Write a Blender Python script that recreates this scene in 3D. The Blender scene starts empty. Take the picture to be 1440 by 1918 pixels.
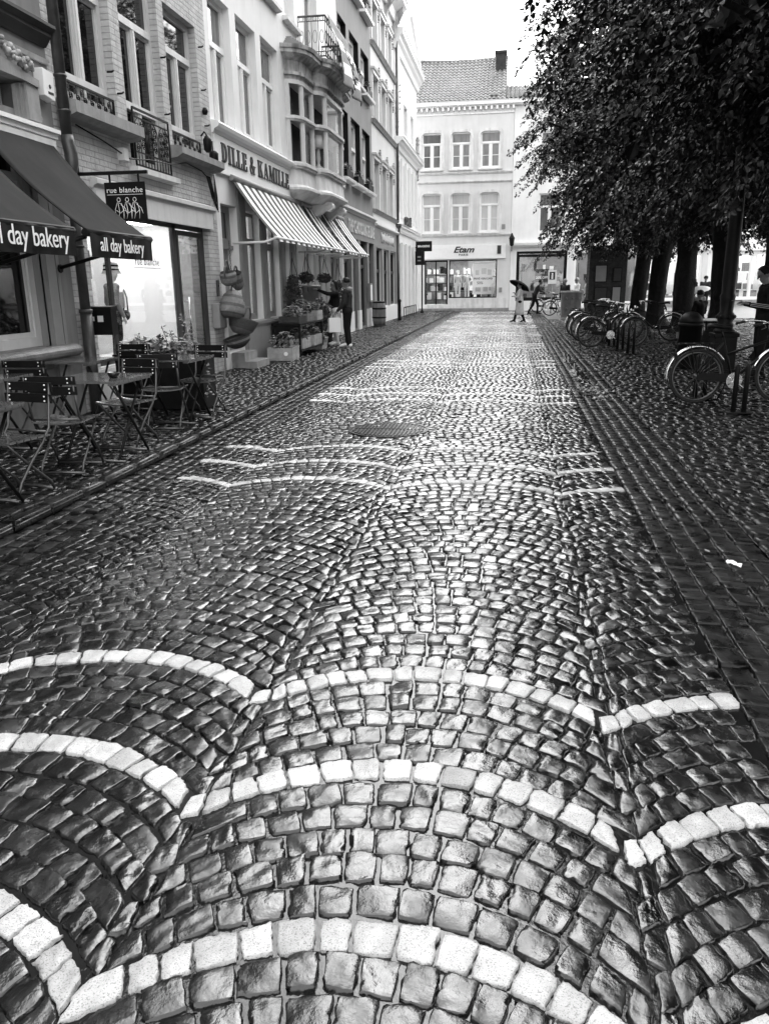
import bpy, bmesh, math, random
import numpy as np
from mathutils import Vector, Matrix, noise as mnoise
sc = bpy.context.scene
# ------------------------------------------------------------------ camera, sky, sun, exposure
cam_d = bpy.data.cameras.new('camera'); cam = bpy.data.objects.new('camera', cam_d)
sc.collection.objects.link(cam); sc.camera = cam
cam_d.sensor_fit = 'VERTICAL'; cam_d.sensor_height = 36.0; cam_d.lens = 1480/1918*36
cam_d.clip_start = .05; cam_d.clip_end = 3000
CR = ((0.98799,-0.03001,0.15158),(0.15395,0.27574,-0.94883),(-0.01333,0.96076,0.27704))
M4 = Matrix.Identity(4)
for i in range(3):
    for j in range(3): M4[i][j] = CR[i][j]
M4.translation = (0,0,1.45); cam.matrix_world = M4
sc.view_settings.view_transform = 'Standard'; sc.view_settings.look = 'None'
sc.view_settings.exposure = 1.85; sc.view_settings.gamma = 1.0
SUN_EL, SUN_AZ = math.radians(46), math.radians(2)      # azimuth measured from +Y towards +X
w = bpy.data.worlds.new('World'); sc.world = w; w.use_nodes = True
nt = w.node_tree; nt.nodes.clear()
sky = nt.nodes.new('ShaderNodeTexSky'); sky.sky_type = 'NISHITA'; sky.sun_disc = False
sky.sun_elevation = SUN_EL; sky.sun_rotation = SUN_AZ; sky.air_density = 1.0; sky.dust_density = 4.0; sky.ozone_density = 1
bw = nt.nodes.new('ShaderNodeRGBToBW'); bg = nt.nodes.new('ShaderNodeBackground'); wo = nt.nodes.new('ShaderNodeOutputWorld')
# an even grey cloud deck softens the clear-sky gradient
tc = nt.nodes.new('ShaderNodeTexCoord'); cn = nt.nodes.new('ShaderNodeTexNoise'); cn.inputs['Scale'].default_value = 2.2; cn.inputs['Detail'].default_value = 5
mp = nt.nodes.new('ShaderNodeMapping'); mp.inputs['Scale'].default_value = (1,1,3)
cr = nt.nodes.new('ShaderNodeMapRange'); cr.inputs[1].default_value = .3; cr.inputs[2].default_value = .7; cr.inputs[3].default_value = 7.0; cr.inputs[4].default_value = 12.0
mx = nt.nodes.new('ShaderNodeMix'); mx.data_type = 'FLOAT'; mx.inputs[0].default_value = .5
L = nt.links.new
L(tc.outputs['Generated'], mp.inputs[0]); L(mp.outputs[0], cn.inputs['Vector']); L(cn.outputs['Fac'], cr.inputs[0])
L(sky.outputs[0], bw.inputs[0]); L(bw.outputs[0], mx.inputs[2]); L(cr.outputs[0], mx.inputs[3])
L(mx.outputs[0], bg.inputs[0]); bg.inputs[1].default_value = .15; L(bg.outputs[0], wo.inputs[0])
sd = bpy.data.lights.new('sun','SUN'); sd.energy = .6; sd.angle = math.radians(80); sd.color = (1,1,1)
sun = bpy.data.objects.new('sun', sd); sc.collection.objects.link(sun)
sv = Vector((math.sin(SUN_AZ)*math.cos(SUN_EL), math.cos(SUN_AZ)*math.cos(SUN_EL), math.sin(SUN_EL)))
sun.rotation_euler = (-sv).to_track_quat('-Z','Y').to_euler(); sun.location = (0,0,40)

# ------------------------------------------------------------------ materials
R = random.Random(7)
def mat(name, col, rough=.6, metal=0, noise=None, bump=None, spec=None, brick=None, attr=None, emit=None, coat=0):
    """grey procedural material. noise=(scale, amount) varies albedo, bump=(scale, strength, dist)."""
    m = bpy.data.materials.new(name); m.use_nodes = True; t = m.node_tree; b = t.nodes['Principled BSDF']
    b.inputs['Base Color'].default_value = (col,col,col,1); b.inputs['Roughness'].default_value = rough; b.inputs['Metallic'].default_value = metal
    if spec is not None: b.inputs['IOR'].default_value = spec
    if coat: b.inputs['Coat Weight'].default_value = coat; b.inputs['Coat Roughness'].default_value = .08
    if emit: b.inputs['Emission Color'].default_value = (1,1,1,1); b.inputs['Emission Strength'].default_value = emit
    g = t.nodes.new('ShaderNodeNewGeometry'); lk = t.links.new
    c = None
    def val(x):
        n = t.nodes.new('ShaderNodeValue'); n.outputs[0].default_value = x; return n.outputs[0]
    def math_(op, a, bb):
        n = t.nodes.new('ShaderNodeMath'); n.operation = op
        for k, x in enumerate((a, bb)):
            if isinstance(x, (int,float)): n.inputs[k].default_value = x
            else: lk(x, n.inputs[k])
        return n.outputs[0]
    if noise:
        n = t.nodes.new('ShaderNodeTexNoise'); n.inputs['Scale'].default_value = noise[0]; n.inputs['Detail'].default_value = 6; n.inputs['Roughness'].default_value = .65
        lk(g.outputs['Position'], n.inputs['Vector'])
        r = t.nodes.new('ShaderNodeMapRange'); r.inputs[1].default_value = .25; r.inputs[2].default_value = .75
        r.inputs[3].default_value = col*(1-noise[1]); r.inputs[4].default_value = min(.95,col*(1+noise[1])); lk(n.outputs['Fac'], r.inputs[0])
        c = r.outputs[0]
        if len(noise) > 2:     # rain streaks, long in z
            mp = t.nodes.new('ShaderNodeMapping'); mp.inputs['Scale'].default_value = (7,7,.7); lk(g.outputs['Position'], mp.inputs[0])
            n2 = t.nodes.new('ShaderNodeTexNoise'); n2.inputs['Scale'].default_value = 1; n2.inputs['Detail'].default_value = 5; lk(mp.outputs[0], n2.inputs['Vector'])
            r2 = t.nodes.new('ShaderNodeMapRange'); r2.inputs[1].default_value = .35; r2.inputs[2].default_value = .55; r2.inputs[3].default_value = 1-noise[2]; r2.inputs[4].default_value = 1; lk(n2.outputs['Fac'], r2.inputs[0])
            c = math_('MULTIPLY', c, r2.outputs[0])
    if attr:
        a = t.nodes.new('ShaderNodeAttribute'); a.attribute_name = attr
        c = math_('MULTIPLY', a.outputs['Fac'], c if c is not None else val(col))
    hgt = None
    if brick:   # brick = (width, height, mortar factor, axis map) ; u along Y or X
        x = t.nodes.new('ShaderNodeSeparateXYZ'); lk(g.outputs['Position'], x.inputs[0])
        cb = t.nodes.new('ShaderNodeCombineXYZ'); lk(x.outputs[brick[3]], cb.inputs[0]); lk(x.outputs['Z'], cb.inputs[1])
        bt = t.nodes.new('ShaderNodeTexBrick'); lk(cb.outputs[0], bt.inputs['Vector']); bt.inputs['Scale'].default_value = 1
        bt.inputs['Brick Width'].default_value = brick[0]; bt.inputs['Row Height'].default_value = brick[1]; bt.inputs['Mortar Size'].default_value = .006; bt.inputs['Mortar Smooth'].default_value = .4
        bt.inputs['Color1'].default_value = (1,1,1,1); bt.inputs['Color2'].default_value = (.86,.86,.86,1); k = brick[2]; bt.inputs['Mortar'].default_value = (k,k,k,1)
        c = math_('MULTIPLY', bt.outputs['Color'], c if c is not None else val(col))
        hgt = math_('MULTIPLY', bt.outputs['Fac'], -1.0)
    if c is not None: lk(c, b.inputs['Base Color'])
    if bump or hgt is not None:
        bp = t.nodes.new('ShaderNodeBump'); bp.inputs['Distance'].default_value = bump[2] if bump else .006; bp.inputs['Strength'].default_value = bump[1] if bump else .6
        if bump:
            n = t.nodes.new('ShaderNodeTexNoise'); n.inputs['Scale'].default_value = bump[0]; n.inputs['Detail'].default_value = 5; lk(g.outputs['Position'], n.inputs['Vector'])
            h = n.outputs['Fac'] if hgt is None else math_('ADD', n.outputs['Fac'], hgt)
        else: h = hgt
        lk(h, bp.inputs['Height']); lk(bp.outputs[0], b.inputs['Normal'])
    return m
def glassmat(name, tint=.9, refl=1.0):
    m = bpy.data.materials.new(name); m.use_nodes = True; t = m.node_tree; t.nodes.remove(t.nodes['Principled BSDF'])
    o = [n for n in t.nodes if n.type == 'OUTPUT_MATERIAL'][0]
    tr = t.nodes.new('ShaderNodeBsdfTransparent'); tr.inputs[0].default_value = (tint,tint,tint,1)
    gl = t.nodes.new('ShaderNodeBsdfGlossy'); gl.inputs['Roughness'].default_value = .01; gl.inputs['Color'].default_value = (refl,refl,refl,1)
    lw = t.nodes.new('ShaderNodeLayerWeight'); lw.inputs[0].default_value = .5
    pw = t.nodes.new('ShaderNodeMath'); pw.operation = 'POWER'; t.links.new(lw.outputs['Facing'], pw.inputs[0]); pw.inputs[1].default_value = 5
    fr = t.nodes.new('ShaderNodeMath'); fr.operation = 'MULTIPLY_ADD'; t.links.new(pw.outputs[0], fr.inputs[0]); fr.inputs[1].default_value = .9; fr.inputs[2].default_value = .045
    mx = t.nodes.new('ShaderNodeMixShader'); t.links.new(fr.outputs[0], mx.inputs[0]); t.links.new(tr.outputs[0], mx.inputs[1]); t.links.new(gl.outputs[0], mx.inputs[2])
    t.links.new(mx.outputs[0], o.inputs[0]); return m
def setts_mat(name, base, rmin, rmax, coat=.1, bump=.005, ior=1.55):
    m = bpy.data.materials.new(name); m.use_nodes = True; t = m.node_tree; b = t.nodes['Principled BSDF']; lk = t.links.new
    g = t.nodes.new('ShaderNodeNewGeometry'); b.inputs['IOR'].default_value = ior
    def nz(s, d, r=.6):
        n = t.nodes.new('ShaderNodeTexNoise'); n.inputs['Scale'].default_value = s; n.inputs['Detail'].default_value = d; n.inputs['Roughness'].default_value = r; lk(g.outputs['Position'], n.inputs['Vector']); return n.outputs['Fac']
    def mr(x, a, bb, c, d):
        n = t.nodes.new('ShaderNodeMapRange'); lk(x, n.inputs[0])
        for k, v in enumerate((a,bb,c,d)): n.inputs[k+1].default_value = v
        return n.outputs[0]
    def ma(op, x, y):
        n = t.nodes.new('ShaderNodeMath'); n.operation = op
        for k, q in enumerate((x,y)):
            if isinstance(q,(int,float)): n.inputs[k].default_value = q
            else: lk(q, n.inputs[k])
        return n.outputs[0]
    a = t.nodes.new('ShaderNodeAttribute'); a.attribute_name = 'tone'
    sp = mr(nz(260,2), .36, .46, .45, 1.0)
    lk(ma('MULTIPLY', ma('MULTIPLY', a.outputs['Fac'], base), ma('MULTIPLY', mr(nz(14,4), .3,.7,.75,1.15), sp)), b.inputs['Base Color'])
    lk(mr(nz(9,4), .35,.62, rmin, rmax), b.inputs['Roughness'])
    h = ma('ADD', ma('MULTIPLY', nz(38,3,.55), .8), ma('MULTIPLY', nz(170,3), .16))
    bp = t.nodes.new('ShaderNodeBump'); bp.inputs['Strength'].default_value = .7; bp.inputs['Distance'].default_value = bump
    lk(h, bp.inputs['Height']); lk(bp.outputs[0], b.inputs['Normal'])
    b.inputs['Coat Weight'].default_value = coat; b.inputs['Coat Roughness'].default_value = .10; b.inputs['Coat IOR'].default_value = 1.5
    b2 = t.nodes.new('ShaderNodeBump'); b2.inputs['Strength'].default_value = .5; b2.inputs['Distance'].default_value = bump*.5; lk(h, b2.inputs['Height']); lk(b2.outputs[0], b.inputs['Coat Normal']); return m

# ------------------------------------------------------------------ object helpers
COL = sc.collection
def tag(o, label=None, cat=None, group=None, kind=None):
    if label: o['label'] = label
    if cat: o['category'] = cat
    if group: o['group'] = group
    if kind: o['kind'] = kind
    return o
def thing(name, label, cat, loc=(0,0,0), rz=0, group=None):
    o = bpy.data.objects.new(name, None); COL.objects.link(o); o.location = loc; o.rotation_euler = (0,0,rz); o.empty_display_size = .2
    return tag(o, label, cat, group)
def copy_tree(o, parent=None):
    c = o.copy(); COL.objects.link(c)
    if parent: c.parent = parent
    for ch in list(o.children): copy_tree(ch, c)
    return c
def dup(o, label, loc, rz=0, group=None):
    c = copy_tree(o); c.location = loc; c.rotation_euler = (0,0,rz); c['label'] = label
    if group: c['group'] = group
    return c
class Fr:
    """facade frame: u along the wall, w up, o outwards"""
    def __init__(s, org, U, O): s.o = Vector(org); s.U = Vector(U); s.O = Vector(O)
    def __call__(s, u, w, o=0): return s.o + s.U*u + Vector((0,0,w)) + s.O*o
WORLD = Fr((0,0,0),(1,0,0),(0,1,0))       # u=x, o=y
class MB:
    def __init__(s): s.v = []; s.f = []; s.m = []; s.smooth = []
    def add(s, vs, fs, mi=0, sm=False):
        k = len(s.v); s.v += [tuple(p) for p in vs]
        for f in fs: s.f.append(tuple(k+i for i in f)); s.m.append(mi); s.smooth.append(sm)
        return s
    def box(s, fr, u0,u1,w0,w1,o0,o1, mi=0, bev=0):
        P = [fr(u,w,o) for o in (o0,o1) for w in (w0,w1) for u in (u0,u1)]
        return s.add(P, [(0,1,3,2),(5,4,6,7),(4,0,2,6),(1,5,7,3),(2,3,7,6),(4,5,1,0)], mi)
    def xbox(s, c, sx, sy, sz, rz=0, mi=0):      # centred box, base at c.z
        cs, sn = math.cos(rz), math.sin(rz)
        return s.box(Fr(c,(cs,sn,0),(-sn,cs,0)), -sx/2,sx/2,0,sz,-sy/2,sy/2, mi)
    def prism(s, fr, pts, o0, o1, mi=0, sm=False):    # polygon in (u,w), extruded in o
        n = len(pts); P = [fr(u,w,o0) for u,w in pts]+[fr(u,w,o1) for u,w in pts]
        s.add(P, [tuple(range(n)), tuple(range(2*n-1,n-1,-1))], mi)
        s.add(P, [(i,(i+1)%n,n+(i+1)%n,n+i) for i in range(n)], mi, sm); return s
    def uprism(s, fr, prof, u0, u1, mi=0):            # profile in (o,w), swept along u : mouldings
        n = len(prof); P = [fr(u0,w,o) for o,w in prof]+[fr(u1,w,o) for o,w in prof]
        return s.add(P, [tuple(range(n)), tuple(range(2*n-1,n-1,-1))]+[(i,(i+1)%n,n+(i+1)%n,n+i) for i in range(n)], mi)
    def tube(s, pts, r, n=6, mi=0, close=False, cap=True):
        pts = [Vector(p) for p in pts]; m = len(pts); rs = r if hasattr(r,'__len__') else [r]*m
        vs = []; prev = None
        for i,p in enumerate(pts):
            if close: d = pts[(i+1)%m]-pts[i-1]
            else: d = pts[min(i+1,m-1)]-pts[max(i-1,0)]
            if d.length < 1e-9: d = Vector((0,0,1))
            d.normalize()
            if prev is None:
                a = d.cross(Vector((0,0,1)));
                if a.length < .1: a = d.cross(Vector((1,0,0)))
            else: a = prev - d*prev.dot(d)
            a.normalize(); prev = a; b = d.cross(a)
            for k in range(n):
                t = 2*math.pi*k/n; vs.append(p+(a*math.cos(t)+b*math.sin(t))*rs[i])
        fs = []
        for i in range(m if close else m-1):
            j = (i+1)%m
            fs += [(i*n+k, i*n+(k+1)%n, j*n+(k+1)%n, j*n+k) for k in range(n)]
        s.add(vs, fs, mi, True)
        if cap and not close:
            s.add(vs[:n], [tuple(range(n-1,-1,-1))], mi); s.add(vs[-n:], [tuple(range(n))], mi)
        return s
    def lathe(s, c, prof, n=16, mi=0, sm=True, ax=None):   # prof [(r,z)]
        vs = []; c = Vector(c)
        for r,z in prof:
            for k in range(n):
                t = 2*math.pi*k/n; p = Vector((r*math.cos(t), r*math.sin(t), z))
                if ax: p = ax @ p
                vs.append(c+p)
        m = len(prof)
        fs = [(i*n+k, i*n+(k+1)%n, (i+1)*n+(k+1)%n, (i+1)*n+k) for i in range(m-1) for k in range(n)]
        s.add(vs, fs, mi, sm)
        if prof[0][0] > 1e-4: s.add(vs[:n], [tuple(range(n-1,-1,-1))], mi)
        if prof[-1][0] > 1e-4: s.add(vs[-n:], [tuple(range(n))], mi)
        return s
    def ball(s, c, r, n=8, mi=0, sc=(1,1,1)):
        prof = [(max(1e-5,r*math.sin(math.pi*i/n))*1, -r*math.cos(math.pi*i/n)) for i in range(n+1)]
        c = Vector(c); k0 = len(s.v); s.lathe((0,0,0), prof, n*2 if n < 6 else n+4, mi)
        for i in range(k0, len(s.v)):
            v = s.v[i]; s.v[i] = (c.x+v[0]*sc[0], c.y+v[1]*sc[1], c.z+v[2]*sc[2])
        return s
    def build(s, name, mats, parent=None, loc=None, bevel=0):
        me = bpy.data.meshes.new(name); me.from_pydata(s.v, [], s.f)
        for m in (mats if isinstance(mats,(list,tuple)) else [mats]): me.materials.append(m)
        me.polygons.foreach_set('material_index', s.m); me.polygons.foreach_set('use_smooth', s.smooth)
        bm = bmesh.new(); bm.from_mesh(me); bmesh.ops.remove_doubles(bm, verts=bm.verts, dist=1e-5); bmesh.ops.recalc_face_normals(bm, faces=bm.faces)
        if bevel: bmesh.ops.bevel(bm, geom=[e for e in bm.edges if len(e.link_faces)==2 and e.calc_face_angle(0)>.6], offset=bevel, segments=1, affect='EDGES', clamp_overlap=True)
        bm.to_mesh(me); bm.free(); me.update()
        o = bpy.data.objects.new(name, me); COL.objects.link(o)
        if parent: o.parent = parent
        if loc: o.location = loc
        return o
def npmesh(name, v, f, mats, parent=None, mi=None, smooth=True, attr=None):
    """fast mesh from numpy arrays; f (N,k)"""
    me = bpy.data.meshes.new(name); nv, nf, k = len(v), len(f), f.shape[1]
    me.vertices.add(nv); me.vertices.foreach_set('co', np.asarray(v,np.float32).ravel())
    me.loops.add(nf*k); me.loops.foreach_set('vertex_index', f.astype(np.int32).ravel())
    me.polygons.add(nf); me.polygons.foreach_set('loop_start', np.arange(nf,dtype=np.int32)*k)
    for m in (mats if isinstance(mats,(list,tuple)) else [mats]): me.materials.append(m)
    if mi is not None: me.polygons.foreach_set('material_index', mi.astype(np.int32))
    me.polygons.foreach_set('use_smooth', np.full(nf, smooth))
    if attr is not None:
        a = me.attributes.new('tone','FLOAT','POINT'); a.data.foreach_set('value', np.asarray(attr,np.float32))
    me.update(calc_edges=True); me.validate()
    o = bpy.data.objects.new(name, me); COL.objects.link(o)
    if parent: o.parent = parent
    return o
def text_mb(mb, s, fr, u, w, size, o=0, depth=.004, sx=1.0, shear=0, bold=0, space=1.0, mi=0, align='CENTER', drop=None):
    """add flat lettering (extruded) to mb in frame fr; u,w the anchor on the baseline"""
    c = bpy.data.curves.new('t','FONT'); c.body = s; c.size = size; c.shear = shear; c.offset = bold; c.space_character = space; c.extrude = depth/2; c.align_x = align; c.resolution_u = 4
    ob = bpy.data.objects.new('t', c); COL.objects.link(ob)
    bpy.context.view_layer.update()
    me = bpy.data.meshes.new_from_object(ob.evaluated_get(bpy.context.evaluated_depsgraph_get()))
    vs = []
    for v in me.vertices:
        x, y = v.co.x*sx, v.co.y
        vs.append(fr(u+x, w+y, o+v.co.z+(drop(x,y) if drop else 0)))
    mb.add(vs, [tuple(p.vertices) for p in me.polygons], mi)
    bpy.data.objects.remove(ob); bpy.data.curves.remove(c); bpy.data.meshes.remove(me)
    return mb

M = dict(
 stucco_white=mat('stucco_white',.74,.75,noise=(1.3,.08,.05),bump=(55,.25,.004)),
 stucco_pale=mat('stucco_pale',.6,.75,noise=(1.5,.08,.05),bump=(55,.25,.004)),
 stucco_grey=mat('stucco_grey',.2,.75,noise=(1.2,.12,.10),bump=(60,.25,.004)),
 stucco_bakery=mat('stucco_bakery',.2,.75,noise=(1.6,.18,.2),bump=(60,.3,.004)),
 brick_y=mat('painted_brick',.5,.7,noise=(2.5,.14,.16),bump=(24,.8,.02),brick=(.21,.068,.62,'Y')),
 brick_dark=mat('dark_brick',.04,.8,noise=(6,.4),brick=(.2,.065,.6,'X'),bump=(40,.4,.006)),
 stone=mat('blue_stone',.26,.65,noise=(5,.25,.25),bump=(40,.4,.006)),
 stone_pale=mat('pale_stone',.62,.7,noise=(3,.15,.2),bump=(40,.3,.005)),
 stone_old=mat('weathered_stone',.4,.75,noise=(4,.45,.55),bump=(30,.5,.01)),
 white=mat('white_paint',.78,.4,noise=(8,.05)),
 offwhite=mat('cream_paint',.6,.45,noise=(6,.08,.1)),
 greypaint=mat('grey_paint',.22,.45,noise=(6,.1)),
 darkpaint=mat('dark_paint',.045,.4,noise=(6,.2)),
 black=mat('black_paint',.008,.5,noise=(9,.3)),
 iron=mat('wet_iron',.009,.45,noise=(20,.3),bump=(60,.2,.002)),
 zinc=mat('zinc_pipe',.09,.45,metal=.5,noise=(6,.35,.3)),
 chrome=mat('chrome',.6,.22,metal=1,noise=(30,.2)),
 steel=mat('steel',.10,.4,metal=.8,noise=(30,.2)),
 rubber=mat('rubber',.02,.6,bump=(90,.3,.002)),
 canvas=mat('awning_canvas',.014,.85,noise=(3,.25,.15),bump=(500,.15,.002)),
 canvas_dark=mat('awning_valance',.012,.75,noise=(3,.25)),
 stripe_w=mat('stripe_white',.8,.7,noise=(4,.06),bump=(400,.1,.002)),
 stripe_d=mat('stripe_dark',.03,.7,noise=(4,.2),bump=(400,.1,.002)),
 letter_w=mat('letter_white',.85,.5), letter_k=mat('letter_black',.012,.4),
 letter_g=mat('letter_grey',.42,.45),
 glass_dark=mat('window_glass_dark',.006,.03,noise=(1.5,.4)),
 glass_mid=mat('window_glass_curtain',.13,.04,noise=(1.2,.35,.4)),
 glass_light=mat('window_glass_net',.42,.06,noise=(1.0,.12,.15)),
 glass=glassmat('shop_glass',.93), glass_dim=glassmat('shop_glass_dim',.6),
 curtain=mat('curtain',.5,.8,noise=(3,.15,.3)),
 tile=mat('pantile',.17,.6,noise=(4,.45),bump=(30,.3,.006)),
 wood=mat('wood',.16,.55,noise=(5,.35,.35),bump=(30,.3,.004)),
 wood_wet=mat('wet_slats',.10,.16,noise=(14,.4),bump=(40,.2,.002),coat=1),
 wood_dark=mat('dark_slats',.008,.35,noise=(14,.3),bump=(50,.2,.003)),
 wood_pale=mat('pale_wood',.36,.6,noise=(7,.3,.3)),
 wicker=mat('wicker',.15,.7,noise=(25,.35),bump=(90,.6,.008)),
 wicker_dark=mat('dark_wicker',.05,.7,noise=(25,.35),bump=(90,.6,.008)),
 wicker_band=mat('wicker_band',.075,.7,noise=(25,.35),bump=(90,.6,.008)),
 terracotta=mat('pot',.2,.7,noise=(8,.25)),
 bark=mat('bark',.014,.85,noise=(9,.4,.3),bump=(22,.9,.03)),
 petal=mat('petal',.7,.6), petal_d=mat('petal_dark',.25,.6),
 skin=mat('skin',.16,.5,noise=(20,.06)), hair=mat('hair',.008,.5,bump=(120,.5,.004)),
 hair_pale=mat('hair_pale',.3,.5,bump=(120,.5,.004)),
 cloth_k=mat('black_cloth',.009,.85,noise=(20,.25),bump=(40,.3,.006)), cloth_d=mat('dark_cloth',.03,.85,noise=(20,.25),bump=(40,.3,.006)),
 cloth_g=mat('grey_cloth',.2,.85,noise=(12,.25),bump=(40,.3,.006)), cloth_l=mat('light_cloth',.5,.85,noise=(12,.18),bump=(40,.3,.006)),
 cloth_w=mat('white_cloth',.75,.8,noise=(12,.08),bump=(40,.3,.006)),
 paper=mat('paper',.82,.7), card=mat('card',.5,.7,noise=(9,.1)),
 plaster=mat('shop_wall',.75,.7), lamp=mat('lamp_glow',.9,.5,emit=9), screen=mat('lit_sign',.9,.5,emit=1.2),
 soil=mat('earth',.03,.8,noise=(6,.4),bump=(30,.6,.02)),
 manhole=mat('cast_iron_cover',.045,.25,metal=.6,noise=(30,.3)),
)
def leafmat(name, c, rough=.42):
    m = mat(name, c, rough, noise=(3.0,.45)); b = m.node_tree.nodes['Principled BSDF']; b.inputs['IOR'].default_value = 1.36; return m
M['galvanised'] = mat('galvanised_metal',.5,.35,metal=.7,noise=(8,.25))
for k_ in ('black','canvas','canvas_dark','cloth_k','cloth_d','bark','darkpaint','wood_dark','hair','iron','rubber','soil','wicker_dark','brick_dark','stripe_d'): M[k_].node_tree.nodes['Principled BSDF'].inputs['IOR'].default_value = 1.22
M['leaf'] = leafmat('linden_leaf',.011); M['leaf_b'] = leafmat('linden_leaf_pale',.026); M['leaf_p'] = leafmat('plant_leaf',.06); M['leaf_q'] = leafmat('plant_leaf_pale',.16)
# ------------------------------------------------------------------ ground
NR = np.random.default_rng(5)
ST_D = setts_mat('wet_setts',.006,.07,.36,.1,.0042); ST_FL = setts_mat('lightened_far_pale_setts',.7,.5,.75,.0,.002); ST_F = setts_mat('lightened_far_setts',.03,.14,.36,.6,.0018); ST_L = setts_mat('pale_granite_setts',.37,.35,.65,.0); ST_P = setts_mat('pavement_setts',.005,.16,.45,.0,.005,1.32)  # far setts: same stone, colour raised to paint in the distant brightness
JOINT = mat('wet_joint',.008,.06,noise=(8,.4),bump=(70,.25,.004),spec=1.4)
def sett_mesh(name, q, white, z, res, mats, tone=None, dome=.004, depth=.03, tilt=.022, jit=.0026):
    """q (N,4,2) corners ccw; res = grid cells per side"""
    N = len(q); q = q + NR.normal(0, jit, q.shape)
    c = q.mean(1, keepdims=True); n = res+1
    if res >= 4: t = np.concatenate([[-1.0,-.955 if res > 8 else -.968,-.88],np.linspace(-.6,.6,res-4),[.88,.955 if res > 8 else .968,1.0]]); n = len(t)
    else: t = np.array([-1,-.962,-.5,.5,.962,1.0]); n = 6
    gu, gv = np.meshgrid(t, t); 
    # rounded-square outline
    k = .07 if res >= 8 else .03
    U = gu*(1-k*gv**4*np.abs(gu)); V = gv*(1-k*gu**4*np.abs(gv))
    a = (1-U)/2; b = (1-V)/2
    w = np.stack([a*b,(1-a)*b,(1-a)*(1-b),a*(1-b)],-1).reshape(-1,4)      # (n*n,4)
    xy = np.einsum('gk,nkd->ngd', w, q)
    e = np.maximum(np.abs(gu),np.abs(gv)).ravel()
    dm = np.broadcast_to(np.asarray(dome,float),(N,))
    zz = -(gu.ravel()**10+gv.ravel()**10)*.7-.5*(gu.ravel()**2+gv.ravel()**2)
    Z = z[:,None] + np.where(e > .99, -depth, dm[:,None]*zz[None,:])
    tl = NR.normal(0, tilt, (N,2)); size = np.linalg.norm(q[:,0]-q[:,2],axis=1)/2
    Z += np.where(e > .99, 0, 1)*((gu.ravel()[None]*tl[:,:1]+gv.ravel()[None]*tl[:,1:])*size[:,None])
    if res >= 4:
        for amp, fr_ in ((.0011,1),(.0010,2.6)):
            ph = NR.uniform(0,6.3,(N,4)); kx = NR.normal(0,fr_*1.6,(N,2)); ky = NR.normal(0,fr_*1.6,(N,2))
            Z += np.where(e>.99,0,1)*amp*(np.sin(gu.ravel()[None]*kx[:,:1]+gv.ravel()[None]*ky[:,:1]+ph[:,:1])+np.sin(gu.ravel()[None]*kx[:,1:]+gv.ravel()[None]*ky[:,1:]+ph[:,1:2]))
        # ragged outline
        ed = (e > .94)
        xy[:,ed] += NR.normal(0,.0022,(N,ed.sum(),2))
    v = np.concatenate([xy, Z[...,None]],-1).reshape(-1,3)
    ii = np.arange(n*n).reshape(n,n)
    f0 = np.stack([ii[:-1,:-1],ii[:-1,1:],ii[1:,1:],ii[1:,:-1]],-1).reshape(-1,4)
    f = (np.arange(N)[:,None,None]*n*n + f0[None]).reshape(-1,4)
    if tone is None: tone = np.clip(NR.lognormal(-.05,.45,N),.3,2.6)
    tone = np.where(white, np.clip(NR.normal(1,.13,N),.7,1.25), tone)
    o = npmesh(name, v, f, mats, mi=np.repeat(white.astype(int), len(f0)), attr=np.repeat(tone, n*n), smooth=True)
    return tag(o, kind='structure')
XL, XR_ = -2.62, .84
HP = .607; SAG = .27; RA = (HP*HP+SAG*SAG)/(2*SAG); DY = .1056
def arcy(x): return np.sqrt(RA*RA-x*x)-(RA-SAG)
road = []; roadw = []
tm = math.asin(HP/RA)
CENT = [-.245+2*HP*k for k in (-2,-1,0,1)]
for r in range(-22, 405):
    Y0 = 1.12+DY*r; k41 = r % 41; wh = k41 in (0,6,12)
    for cx in CENT:
        th = -tm; A = [th]
        while th < tm-.055:
            th += NR.uniform(.08,.118); A.append(min(th,tm))
        A[-1] = tm
        A = np.array(A); x = RA*np.sin(A); y = arcy(np.clip(x,-HP,HP))
        # stones of neighbouring fans interlock at the valley
        def lim(q, rr):
            k = (.012+.034*((rr*7919)%13)/13)*(1 if rr%2 else -1)
            return np.clip(q,-HP+k,HP+k)
        x = lim(x*1.05, r); y = arcy(np.clip(x,-HP,HP))
        x2 = lim(x+DY*np.sin(A)*np.cos(A)*np.clip(1-(np.abs(x)/HP)**5,0,1), r); y2 = arcy(np.clip(x2,-HP,HP))+DY
        bow = NR.normal(0,.004)
        while len(x) > 4 and (x2[-1]-x2[-2] < .035 or x[-1]-x[-2] < .035): x,y,x2,y2 = (np.delete(q_,-2) for q_ in (x,y,x2,y2))
        while len(x) > 4 and (x2[1]-x2[0] < .035 or x[1]-x[0] < .035): x,y,x2,y2 = (np.delete(q_,1) for q_ in (x,y,x2,y2))
        for i in range(len(x)-1):
            g = .0032 if Y0 < 5 else .0014
            q = np.array([[x[i]+g,y[i]+g],[x[i+1]-g,y[i+1]+g],[x2[i+1]-g,y2[i+1]-g],[x2[i]+g,y2[i]-g]])
            q[:,0] += cx; q[:,1] += Y0+bow
            mx_ = q[:,0].mean()
            if mx_ < XL+.02 or mx_ > XR_-.02: continue
            q[:,0] = np.clip(q[:,0], XL, XR_)
            if (q[1,0]-q[0,0]) < .012 and (q[2,0]-q[3,0]) < .012: continue
            road.append(q); roadw.append(wh)
road = np.array(road); roadw = np.array(roadw); ry = road[:,:,1].mean(1)
def crown(x): return .03*(1-((x+.9)/1.75)**2)
rz_ = NR.normal(0,.002,len(road)) + crown(road[:,:,0].mean(1)) + roadw*.002
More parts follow.
